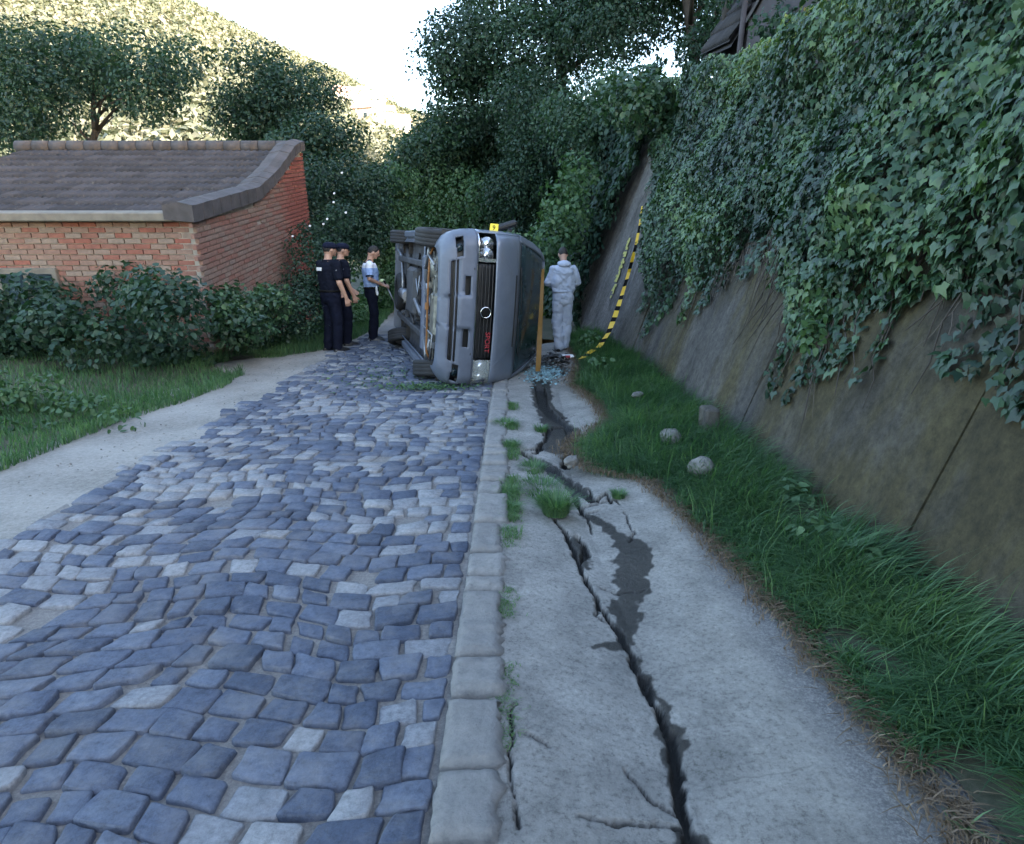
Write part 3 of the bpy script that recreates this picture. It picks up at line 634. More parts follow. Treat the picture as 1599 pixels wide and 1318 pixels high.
# grille, badge, lettering
solid(panel([.635, .70, .78, .85], lin(-.56, .56, 24), .045).build('grille_backing', M['black'], VT), .01)
for k in range(5):
    v0 = .655 + .044 * k; mb = MB(); mb.grid(lambda i, j: S(-.56 + 1.12 * i / 24, v0 + .014 * j, .012 + .01 * j), 25, 2); solid(mb.build('grille_slat', M['black'], VT), .012)
mb = MB(); mb.grid(lambda i, j: S(-.72 + 1.44 * i / 24, .624 + .012 * j, .0), 25, 2); solid(mb.build('grille_trim', M['chrome'], VT), .012)
c = S(0, .757, -.012)
mb = MB(); mb.lathe([(.068, .012), (.068, -.012), (.058, -.016), (.056, -.004)], c, 'y', 28); bd = mb.build('front_badge', M['chrome'], VT)
mb = MB(); mb.lathe([(.057, .0), (.054, -.012), (.03, -.017)], c, 'y', 28); mb.build('badge_disc', M['ink'], bd)
def text_mesh(txt, size, name, m, parent, loc, rot, ext=.002):
    cu = D.curves.new(name, 'FONT'); cu.body = txt; cu.size = size; cu.extrude = ext; cu.align_x = 'CENTER'; cu.align_y = 'CENTER'
    tmp = D.objects.new(name, cu); me = D.meshes.new_from_object(tmp); D.objects.remove(tmp); me.name = name; me.materials.clear()
    o = mobj(name, me, m, parent); o.location = loc; o.rotation_euler = rot; return o
text_mesh('SPORT', .085, 'lettering', M['red'], VT, S(.36, .80, -.012), (R(90), 0, R(4)))
# headlights
for s in (-1, 1):
    hl = panel([.635, .70, .78, .86], [s * q for q in lin(.58, .97, 8)], .09).build('headlight', M['black'], VT); solid(hl, .01)
    for tt in (.66, .79):
        c = S(s * tt, .745, .05); mb = MB(); mb.lathe([(.085, -.03), (.06, .02), (.02, .045)], c, 'y', 18); mb.build('reflector', M['reflector'], hl)
    if s > 0: mb = panel([.635, .70, .78, .86], [s * q for q in lin(.58, .97, 8)], .0); mb.build('lens', M['lens'], hl)
    else:
        mb = MB(); mb.grid(lambda i, j: S(-(.585 + .02 * i), .64 + .22 * j, -.0), 3, 2); mb.grid(lambda i, j: S(-(.6 + .37 * i / 8), .64 + .014 * j, -.0), 9, 2); mb.build('lens_remnant', M['reflector'], hl)
        mb = MB()
        for k in range(7): a = S(-random.uniform(.62, .9), random.uniform(.66, .84), .02); b_ = S(-random.uniform(.62, .9), random.uniform(.66, .84), .03); mb.tube([a, b_], .008, 5)
        mb.build('broken_bracket', M['steel'], hl)
# bonnet and frame around lamps
solid(panel([.865, .88, .94, 1.0, 1.08, 1.15, 1.22, 1.268], lin(-.9, .9, 36)).build('bonnet', M['paint'], VT), .012)
mb = MB(); mb.grid(lambda i, j: S(-.45 + .9 * i / 12, 1.19 + .03 * j, -.008), 13, 2); solid(mb.build('bonnet_vent', M['black'], VT), .006)
for s in (-1, 1):
    mb = MB(); a, b_ = S(s * .30, 1.262, -.008), S(s * .62, .885, -.006); mb.tube([S(s * (.36 + .3 * k / 6), 1.25 - .36 * k / 6, -.004) for k in range(7)], .006, 5); mb.build('bonnet_crease', M['paint'], VT)
    pz = [s * q for q in lin(.9, 1, 6)]
    solid(panel([.62, .70, .78, .86, .94, 1.0, 1.1, 1.2, 1.268], [s * q for q in lin(.905, 1, 6)] if True else pz).build('front_wing', M['paint'], VT), .012)
    solid(panel([.62, .634], [s * q for q in lin(.56, .905, 8)]).build('lamp_surround', M['paint'], VT), .012)
# windscreen, pillars, wipers
vw = [1.285, 1.4, 1.5, 1.6, 1.7, 1.8, 1.865]
solid(panel(vw, lin(-.83, .83, 30), .004).build('windscreen', M['glass'], VT), .006)
mb = panel([1.268, 1.285], lin(-1, 1, 30), .015); solid(mb.build('cowl', M['black'], VT), .02)
for s in (-1, 1): solid(panel([1.27] + vw + [1.88], [s * q for q in lin(.83, 1, 6)]).build('windscreen_pillar', M['paint'], VT), .012)
solid(panel([1.865, 1.88, 1.92], lin(-.83, .83, 24), .0).build('roof_header', M['paint'], VT), .012)
for k, (ta, tb_) in enumerate(((-.55, .05), (.1, .62))):
    mb = MB(); mb.tube([S(ta + (tb_ - ta) * q / 8, 1.30 + .05 * (q / 8), -.014) for q in range(9)], .009, 5); mb.build('wiper', M['black'], VT)
# cabin behind the glass
mb = MB(); mb.box((0, 1.15, 1.18), (1.6, .5, .22), ch=.06); mb.build('dashboard', M['black'], VT)
for s in (-.45, .45): mb = MB(); mb.box((s, 1.95, 1.3), (.5, .16, .75), ch=.06); mb.box((s, 1.95, 1.72), (.26, .1, .16), ch=.04); mb.build('front_seat', M['under'], VT)
# sides with wheel arches, roof, tail
WL = [.45, .52] + lin(.56, 1.30, 12) + [1.5, 1.9, 2.4, 2.9, 3.3] + lin(3.54, 4.28, 12) + [4.5, 4.7, 4.85]
VL = [.2, .26, .32, .38, .44, .5, .56, .62, .70, .8, .95, 1.1, 1.27, 1.4, 1.5, 1.6, 1.7, 1.8, 1.9]
def wk(k, v): return wend(v) if k == 0 else max(WL[k], wend(v) + .0005 * k)
def sskip(i, j):
    wc = (WL[i] + WL[i + 1]) / 2; vc = (VL[j] + VL[j + 1]) / 2
    return any(math.hypot(wc - q, vc - .33) < .40 for q in (.9, 3.9)) or (WL[i + 1] < wend(vc) - .02)
for s in (-1, 1):
    mb = MB(); mb.grid(lambda i, j: Vector((s * uw(VL[j]), wk(i, VL[j]), VL[j])), len(WL), len(VL), sskip); solid(mb.build('side_panel', M['paint'], VT), .012)
    for (a, b_) in ((1.55, 2.35), (2.5, 3.6), (3.75, 4.6)):
        mb = MB(); vv = [1.3, 1.45, 1.6, 1.74]; mb.grid(lambda i, j: Vector((s * (uw(vv[j]) + .012), a + (b_ - a) * i + (.25 * (vv[j] - 1.3) if (a < 1.6 and i == 0) else 0), vv[j])), 2, 4); mb.build('side_window', M['glass'], VT)
    mb = MB(); mb.box((s * (uw(.75) + .01), 3.0, .62), (.02, 2.3, .06)); mb.build('side_moulding', M['black'], VT)
    for q in (.9, 3.9):
        mb = MB(); mb.grid(lambda i, j: Vector((s * (.93 - .36 * j), q + .40 * math.cos(pi * (i / 14) * 1.1 - .15), .33 + .40 * math.sin(pi * (i / 14) * 1.1 - .15))), 15, 2); mb.build('wheel_arch_liner', M['black'], VT)
    mb = MB(); mb.box((s * .88, 2.4, .24), (.10, 2.1, .12), ch=.02); mb.build('sill', M['paint'], VT)
    # door mirror
    mb = MB(); mb.tube([(s * .92, 1.12, 1.27), (s * 1.01, 1.04, 1.27)], .03, 8); mr = mb.build('mirror_arm', M['black'], VT)
    if s < 0: mb = MB(); mb.box((s * 1.05, 1.0, 1.20), (.085, .10, .30), Matrix.Rotation(R(-20), 3, 'Y'), ch=.03); mb.build('mirror_housing', M['black'], VT)
def roofp(i, j):
    t = -1 + 2 * i / 20; a = S(t, 1.92 if abs(t) < .83 else 1.9)
    if j == 0: return Vector((a.x, a.y, a.z))
    u = t * .71; return Vector((u, (1.95, 2.6, 3.6, 4.6, 4.85)[j - 1], 1.9 + .07 * (1 - (u / .71) ** 2)))
mb = MB(); mb.grid(roofp, 21, 6); solid(mb.build('roof', M['paint'], VT), .012)
mb = MB(); ol = [(s_ * uw(v), v) for s_, vs in ((1, VL), (-1, VL[::-1])) for v in vs]; mb.add([(a, 4.86, b_) for a, b_ in ol], [tuple(range(len(ol)))]); solid(mb.build('tailgate', M['paint'], VT), .012)
# underside
mb = MB(); fl = lin(.62, 4.75, 34)
mb.grid(lambda i, j: Vector((-.86 + 1.72 * j / 20, fl[i], .31 + .02 * ((j // 2) % 2) + .015 * (i % 2))), 35, 21, smooth=False); mb.build('floor_pan', M['under'], VT)
mb = MB(); mb.box((0, .40, .46), (1.7, .45, .03)); mb.build('bay_floor', M['under'], VT)
for s in (-1, 1): mb = MB(); mb.box((s * .48, 2.4, .25), (.09, 3.9, .10), ch=.015); mb.build('chassis_rail', M['under'], VT)
mb = MB(); mb.box((.02, 1.22, .22), (1.25, .17, .12), ch=.03); mb.build('subframe', M['steel_blue'] if 'steel_blue' in M else M['steel'], VT)
mb = MB(); mb.box((.05, 1.55, .27), (1.0, .30, .05), ch=.015); mb.build('tunnel_shield', M['steel'], VT)
mb = MB(); mb.box((.10, .62, .30), (.55, .34, .20), ch=.04); mb.box((-.38, .62, .32), (.36, .28, .16), ch=.05); mb.lathe([(.11, -.14), (.13, -.02), (.12, .1)], (-.45, .66, .30), 'x', 14)
for k in range(26): mb.tube([(random.uniform(-.7, .7), random.uniform(.3, .95), random.uniform(.2, .3)) for _ in range(2)], random.uniform(.006, .016), 5)
for k in range(12): mb.box((random.uniform(-.6, .6), random.uniform(.35, .95), random.uniform(.2, .28)), (random.uniform(.04, .14), random.uniform(.04, .1), .06), ch=.01)
mb.build('engine', M['alu'], VT)
mb = MB(); mb.tube([(-.80, .90, .28), (-.62, .80, .18), (-.3, .78, .17), (.1, .78, .17), (.6, .80, .18), (.8, .9, .28)], .014, 8); mb.build('anti_roll_bar', M['rust'], VT)
mb = MB(); mb.box((.02, .79, .165), (.10, .05, .05), ch=.012); mb.build('bar_bracket', M['rust'], VT)
for s in (-1, 1):
    mb = MB(); mb.tube([(s * .72, .90, .20), (s * .42, .72, .22)], [.03, .035], 8); mb.tube([(s * .72, .90, .20), (s * .42, 1.22, .22)], [.03, .04], 8)
    mb.prism([(s * .72, .88), (s * .42, .70), (s * .45, 1.24)][::s], .19, .215); mb.build('control_arm', M['steel'], VT)
    mb = MB(); mb.tube([(s * .72, .90, .33), (s * .25, .72, .31)], .022, 8); mb.lathe([(.05, -.05), (.06, 0), (.045, .05)], (s * .66, .9, .33), 'x', 12); mb.build('drive_shaft', M['steel'], VT)
    mb = MB(); mb.tube([(s * .66, 3.9, .33), (s * .60, 3.85, .6)], .04, 8); mb.lathe([(.06, 0), (.06, .22)], (s * .56, 3.75, .3), 'z', 12); mb.build('rear_spring', M['under'], VT)
    mb = MB(); mb.tube([(s * .70, 3.9, .30), (s * .45, 3.35, .26), (s * .25, 3.4, .26)], [.05, .045, .04], 8); mb.build('trailing_arm', M['under'], VT)
mb = MB(); mb.tube([(.18, 1.0, .24), (.2, 1.6, .21), (.05, 2.2, .21), (.08, 3.1, .22)], .035, 8); mb.tube([(.08, 3.1, .22), (.08, 3.9, .24)], .09, 10); mb.tube([(.08, 3.9, .24), (-.5, 4.3, .26), (-.62, 4.8, .24)], .03, 8); mb.build('exhaust', M['steel'], VT)
mb = MB(); mb.box((-.05, 2.55, .25), (.7, .8, .16), ch=.05); mb.build('fuel_tank', M['under'], VT)
mb = MB(); mb.lathe([(.30, .0), (.33, -.05), (.33, -.13), (.30, -.18), (.19, -.18), (.17, -.1)], (.10, 4.38, .36), 'z', 24); mb.build('spare_wheel', M['tyre'], VT)
mb = MB(); mb.tube([(-.84, 1.5, .24), (-.5, 1.35, .2), (-.45, 1.05, .17), (-.62, .75, .16), (-.5, .5, .2)], .02, 6); mb.build('torn_hose', M['steel'], VT)
for k in range(46):
    mb = MB(); a_ = Vector((random.uniform(-.62, .62), random.uniform(1.0, 4.3) if k % 2 else random.uniform(.9, 1.9), random.uniform(.2, .3)))
    if k % 3: mb.tube([a_, a_ + Vector((random.uniform(-.35, .35), random.uniform(-.25, .25), random.uniform(-.03, .03))), a_ + Vector((random.uniform(-.1, .1) - a_.x * .3, random.uniform(-.4, .4), 0))], random.uniform(.008, .02), 5)
    else: mb.box(a_, (random.uniform(.05, .18), random.uniform(.05, .2), random.uniform(.03, .08)), Matrix.Rotation(random.uniform(0, 3), 3, 'Z'), ch=.012)
    mb.build(('pipe', 'pipe', 'bracket')[k % 3 - 1], random.choice([M['under'], M['steel'], M['alu'], M['black'], M['steel_blue']]), VT)
mb = MB(); mb.tube([(.7, .65, .2), (.35, .5, .2), (.3, 1.0, .17)], .014, 6); mb.build('torn_hose', M['steel'], VT)
# wheels
def wheel_parts(root):
    mb = MB(); r0 = .332
    prof = [(.20, -.095), (.235, -.107), (.30, -.106), (.322, -.092)]
    for k, xx in enumerate((-.082, -.055, -.05, -.018, -.012, .012, .018, .05, .055, .082)): prof.append((r0 if k not in (2, 4, 6, 8) else r0, xx))
    prof = [(.20, -.095), (.235, -.107), (.30, -.106), (.322, -.092), (r0, -.08), (r0, -.055), (r0 - .003, -.052), (r0 - .003, -.045), (r0, -.042), (r0, -.006), (r0 - .003, -.003), (r0 - .003, .003), (r0, .006), (r0, .042), (r0 - .003, .045), (r0 - .003, .052), (r0, .055), (r0, .08), (.322, .092), (.30, .106), (.235, .107), (.20, .095)]
    mb.lathe(prof, (0, 0, 0), 'x', 36, True, True); mb.build('tyre', M['tyre'], root)
    mb = MB(); mb.lathe([(.205, -.09), (.19, -.075), (.185, .0), (.19, .07), (.205, .09), (.195, .09), (.17, .06), (.07, .045), (.06, .06), (.0, .06)], (0, 0, 0), 'x', 24)
    mb.lathe([(.12, -.03), (.12, .0)], (0, 0, 0), 'x', 18); mb.build('rim', M['steel'], root)
for (s, q, ang, dv) in ((-1, .9, 4, 0), (1, .9, -10, .03), (-1, 3.9, 0, 0), (1, 3.9, -20, 0)):
    wh = D.objects.new('wheel', None); link(wh, VT); wh.location = (s * .835, q, .33 + dv); wh.rotation_euler = (0, 0, R(ang) + (pi if s < 0 else 0)); wheel_parts(wh)
# ================================================================ brick outbuilding on the left (its level lines rise against the falling lane)
TILT = R(8.4)
BB = thing('brick_outbuilding', 'low red brick outbuilding with dark tiled roof and curved parapet beside the lane', 'building')
BB.location = (-4.5, 15.38, 3.94); BB.rotation_euler = (TILT, 0, 0)
# local frame: y' towards the far corner (0), negative towards the camera; z'=0 at the parapet top
def ptop(y): return float(np.interp(y, [-7.2, -4.5, -3.04, -1.89, -.7, -.25, 0], [-.90, -.80, -.75, -.50, -.10, -.02, 0]))
YN = -5.6
mb = MB(); yy = lin(YN, 0, 28)
mb.grid(lambda i, j: Vector((-.03 - .27 * (j == 2 or j == 3), yy[i], -4.2 if j in (0, 3) else ptop(yy[i]) - .1)), 29, 4, smooth=False)
mb.add([(-.03, YN, -4.2), (-.03, YN, ptop(YN) - .1), (-.3, YN, ptop(YN) - .1), (-.3, YN, -4.2)], [(0, 1, 2, 3)]); mb.add([(-.03, 0, -4.2), (-.03, 0, -.1), (-.3, 0, -.1), (-.3, 0, -4.2)], [(0, 1, 2, 3)])
gw = mb.build('gable_wall', M['mortar'], BB)
mb = MB(); r_ = random.Random(3); z = -4.1; row = 0
while z < -.12:
    y = 0; first = True
    while y > YN:
        ln = .12 if (first and row % 2) else .24; yc = y - ln / 2; top = ptop(min(0, max(YN, yc))) - .22 - .06 * r_.random()
        if z + .07 < top and r_.random() > .006:
            redness = np.clip((-yc - .9) / 1.3, 0, 1); mb.cur = float(np.clip(.15 + .62 * redness + r_.uniform(-.17, .17), 0, 1))
            mb.box((-.025 + r_.uniform(-.006, .004), yc, z + .035), (.05, ln - .014, .062))
        y -= ln
        if first: first = False
    z += .077; row += 1
br = mb.build('bricks', M['brick'], gw); br['kind'] = 'stuff'
# front (eaves) wall facing the near garden
mb = MB(); mb.box((-3.0, YN + .15, -2.62), (5.45, .26, 3.2)); fw = mb.build('eaves_wall', M['mortar'], BB)
mb = MB(); z = -4.1; row = 0
while z < -1.15:
    x = -.005 - (.12 if row % 2 else 0)
    while x > -5.6:
        mb.cur = float(np.clip(.75 + r_.uniform(-.3, .3), 0, 1)); mb.box((x - .12, YN + .015 + r_.uniform(-.004, .005), z + .035), (.226, .05, .062)); x -= .24
    z += .077; row += 1
br = mb.build('bricks', M['brick'], fw); br['kind'] = 'stuff'
mb = MB(); mb.box((-3.0, YN - .02, -1.02), (5.5, .34, .12), ch=.015); mb.build('eaves_board', M['wood'], BB)
wn = MB(); wn.box((-2.6, YN - .02, -2.2), (.9, .10, .9), ch=.01); wf_ = wn.build('window', M['wood'], BB)
for q in (-.21, .21): g_ = MB(); g_.box((-2.6 + q, YN - .075, -2.2), (.34, .012, .74)); g_.build('pane', M['glass'], wf_)
# parapet coping of weathered blocks
k = 0; y = .04
while y > YN - .1:
    ln = r_.uniform(.3, .42); a, b_ = y, y - ln; th = .16 + .05 * min(1, -b_ / 4); mb = MB(); q = .012
    vs = []
    for yy_ in (a - q, (a + b_) / 2, b_ + q):
        zt = ptop(min(0, yy_)) + r_.uniform(-.008, .008); vs += [(.055, yy_, zt - th - .04), (.06, yy_, zt - .02), (-.14, yy_, zt + .025), (-.36, yy_, zt - .02), (-.36, yy_, zt - th)]
    mb.add(vs, [(i * 5 + j, i * 5 + (j + 1) % 5, (i + 1) * 5 + (j + 1) % 5, (i + 1) * 5 + j) for i in range(2) for j in range(5)] + [(4, 3, 2, 1, 0), (10, 11, 12, 13, 14)])
    mb.build('coping_block', M['coping'], BB); y -= ln
# roof: pantiles in courses
def rz_(y): return -.20 + (y + .12) * .235 * 1.0 if True else 0
rs = Matrix.Rotation(math.atan(.235), 3, 'X'); 
def tile_mesh():
    V = []; n = 9
    for j, yy_ in enumerate((0, -.40)):
        for i in range(n): x = -.125 + .25 * i / (n - 1); V.append((x, yy_, .034 * abs(math.sin(2 * pi * (i / (n - 1)) )) + (.045 if j else 0)))
    for i in range(n): x = -.125 + .25 * i / (n - 1); V.append((x, -.405, .0 - .008))
    Fc = [(j * n + i, j * n + i + 1, (j + 1) * n + i + 1, (j + 1) * n + i) for j in range(2) for i in range(n - 1)]
    return mesh_np('roof_tile', np.array(V), np.array(Fc), tint=rng.random(27) * 0 + .5, mats=[M['tile']], smooth=False)
tm = tile_mesh(); deck = MB(); deck.add([(-.2, -.1, -.24), (-5.9, -.1, -.24), (-5.9, -5.0, -.24 - 4.9 * .235), (-.2, -5.0, -.24 - 4.9 * .235)], [(0, 1, 2, 3)]); rf = deck.build('roof', M['tile'], BB)
for j in range(13):
    for i in range(22):
        if j >= 12 or i * 13 + j > 299: continue
        y_ = -.22 - j * .385; x_ = -.50 - i * .25
        o = mobj('roof_tile', tm, None, rf); o.location = (x_ + r_.uniform(-.008, .008), y_, -.20 + (y_ + .1) * .235 + r_.uniform(-.004, .006)); o.rotation_euler = (math.atan(.235), 0, r_.uniform(-.02, .02))
x = -.15
while x > -5.9:
    mb = MB(); mb.tube([(x, -.05, -.14), (x - .36, -.05, -.135)], [.13, .125], 12); mb.build('ridge_tile', M['coping'], rf); x -= .37

# ================================================================ house up on the terrace, top right
HB = thing('terrace_house', 'dark plastered house with curved gable coping and tiled roof above the ivy wall', 'house')
c0 = AT(1163, 88, 15.5); HB.location = c0; HB.rotation_euler = (R(6.5), 0, R(4))
def gtop(y): return float(np.interp(y, [-8, -5.2, -3.6, -2.2, -1.1, -.3, 0], [3.1, 2.55, 2.1, 1.75, 1.25, .75, .62]))
mb = MB(); yy = lin(-8, 0, 24); mb.grid(lambda i, j: Vector(((0, 0, .3, .3)[j], yy[i], (-2.6, gtop(yy[i]), gtop(yy[i]), -2.6)[j])), 25, 4, smooth=False)
mb.add([(0, 0, -2.6), (0, 0, .62), (.3, 0, .62), (.3, 0, -2.6)], [(0, 1, 2, 3)]); mb.build('gable_wall', M['plaster'], HB)
mb = MB(); mb.grid(lambda i, j: Vector(((-.06, -.06, .36, .36)[j], yy[i], gtop(yy[i]) + (-.02, .09, .09, -.02)[j])), 25, 4, smooth=False); mb.build('gable_coping', M['coping'], HB)
mb = MB(); mb.box((-.06, -4, -.04), (.12, 8, .10), ch=.01); mb.build('ledge', M['mortar'], HB)
mb = MB(); mb.tube([(-.08, .12, -2.2), (-.08, .12, 1.35)], .06, 8); mb.build('downpipe', M['plaster'], HB)
mb = MB(); mb.box((2.3, .87, -1.0), (4.4, 2.0, 4.0)); mb.build('wall', M['plaster'], HB)
tm2 = tile_mesh(); mb = MB(); mb.add([(-.3, .2, .3), (-.3, 2.05, .3), (1.2, 2.05, 2.9), (1.2, .2, 2.9)], [(0, 1, 2, 3)]); mb.add([(-.25, .2, .2), (-.25, 2.05, .2), (1.25, 2.05, 2.8), (1.25, .2, 2.8)], [(3, 2, 1, 0)]); rf = mb.build('roof', M['tile'], HB)
sl = math.atan2(2.6, 1.5)
for j in range(7):
    for i in range(7):
        o = mobj('roof_tile', tm2, None, rf); s_ = .05 + (j + 1) * .385; o.location = (-.3 + s_ * math.cos(sl), .33 + i * .25, .31 + s_ * math.sin(sl)); o.rotation_euler = (Matrix.Rotation(pi / 2 * -1, 3, 'Z') @ Matrix.Rotation(sl, 3, 'X')).to_euler()

# wooden fence / gate at the bend
FN = thing('plank_fence', 'weathered vertical plank fence at the bend behind the van', 'fence'); FN.location = (-7.35, 42, 0); FN.rotation_euler = (0, 0, R(10))
for k in range(13):
    mb = MB(); mb.box((k * .21, 0, .92 + random.uniform(-.04, .03)), (.185, .03, 1.85), ch=.004); mb.build('plank', M['wood'], FN)
for z in (.4, 1.4): mb = MB(); mb.box((1.3, .04, z), (2.9, .05, .09)); mb.build('rail', M['wood'], FN)

# ================================================================ people
def remesh(mb, name, m, parent, vox=.011, sm=4, mesh_mod=None, disp=0.):
    me = mb.mesh(name + '_raw'); o = D.objects.new(name, me); COL.objects.link(o)
    r = o.modifiers.new('r', 'REMESH'); r.mode = 'VOXEL'; r.voxel_size = vox; s_ = o.modifiers.new('s', 'SMOOTH'); s_.iterations = sm; s_.factor = .5
    if mesh_mod: mesh_mod(o)
    dg = bpy.context.evaluated_depsgraph_get(); me2 = D.meshes.new_from_object(o.evaluated_get(dg)); D.objects.remove(o)
    if disp:
        co = np.empty(len(me2.vertices) * 3, np.float32); me2.vertices.foreach_get('co', co); co = co.reshape(-1, 3); nn = np.array([v.normal for v in me2.vertices]); sd0 = len(me2.vertices) % 17
        d_ = disp * (vn(co[:, 0] * 9 + co[:, 1] * 7 + sd0, co[:, 2] * 11, 5, 2) - .5) + disp * .5 * (vn(co[:, 0] * 22 + co[:, 1] * 19, co[:, 2] * 26 + co[:, 0] * 9, 6, 2) - .5); me2.vertices.foreach_set('co', (co + nn * d_[:, None]).astype(np.float32).ravel()); me2.update()
    me2.name = name; me2.materials.clear(); me2.materials.append(m); me2.polygons.foreach_set('use_smooth', [True] * len(me2.polygons))
    return mobj(name, me2, None, parent)
def cap(mb, a, b, ra, rb, n=12):
    a, b = Vector(a), Vector(b); d = b - a; L = max(d.length, 1e-4); u = d / L; pts = []; rs_ = []
    for k in range(4): th = pi / 2 * (1 - k / 4); pts.append(a - u * ra * math.sin(th)); rs_.append(max(.001, ra * math.cos(th)))
    pts += [a, b]; rs_ += [ra, rb]
    for k in range(1, 5): th = pi / 2 * k / 4; pts.append(b + u * rb * math.sin(th)); rs_.append(max(.001, rb * math.cos(th)))
    mb.tube(pts, rs_, n)
def loft(mb, secs, n=20):
    """secs: (cx, cy, z, rx, ry)"""
    vs = []
    for cx_, cy_, z_, rx_, ry_ in secs:
        for k in range(n):
            an = 2 * pi * k / n; ca, sa = math.cos(an), math.sin(an)
            vs.append((cx_ + rx_ * abs(ca) ** .85 * (1 if ca > 0 else -1), cy_ + ry_ * abs(sa) ** .85 * (1 if sa > 0 else -1), z_))
    m_ = len(secs); fs = [(i * n + k, i * n + (k + 1) % n, (i + 1) * n + (k + 1) % n, (i + 1) * n + k) for i in range(m_ - 1) for k in range(n)] + [tuple(range(n))[::-1], tuple((m_ - 1) * n + k for k in range(n))]
    mb.add(vs, fs, True)
def hand(mb, w_, dr, palmn, curl=.5, sc=1.):
    """hand from wrist w_ along dr; palmn = palm normal (towards palm side)"""
    w_, d, pn = Vector(w_), Vector(dr).normalized(), Vector(palmn); pn = (pn - d * pn.dot(d)).normalized(); sd_ = d.cross(pn)
    for q, r_1 in ((-.028, .013), (-.01, .015), (.01, .015), (.028, .013)): cap(mb, w_ + sd_ * q * .5, w_ + d * .09 * sc + sd_ * q, .016, r_1, 8)
    for q, L in ((-.031, .062), (-.0105, .075), (.0105, .082), (.031, .074)):
        p = w_ + d * .09 * sc + sd_ * q; dd = d.copy()
        for s in range(3):
            dd = (dd + pn * curl * (.5 + .3 * s)).normalized(); p2 = p + dd * L * sc * (.45, .32, .25)[s]; cap(mb, p, p2, .0098 - .001 * s, .0092 - .001 * s, 8); p = p2
    p = w_ + d * .025 + sd_ * .028; t1 = p + (d * .7 + sd_ * .75 + pn * .35).normalized() * .045; t2 = t1 + (d * .9 + sd_ * .2 + pn * .5).normalized() * .035; cap(mb, p, t1, .0135, .012, 8); cap(mb, t1, t2, .011, .0095, 8)
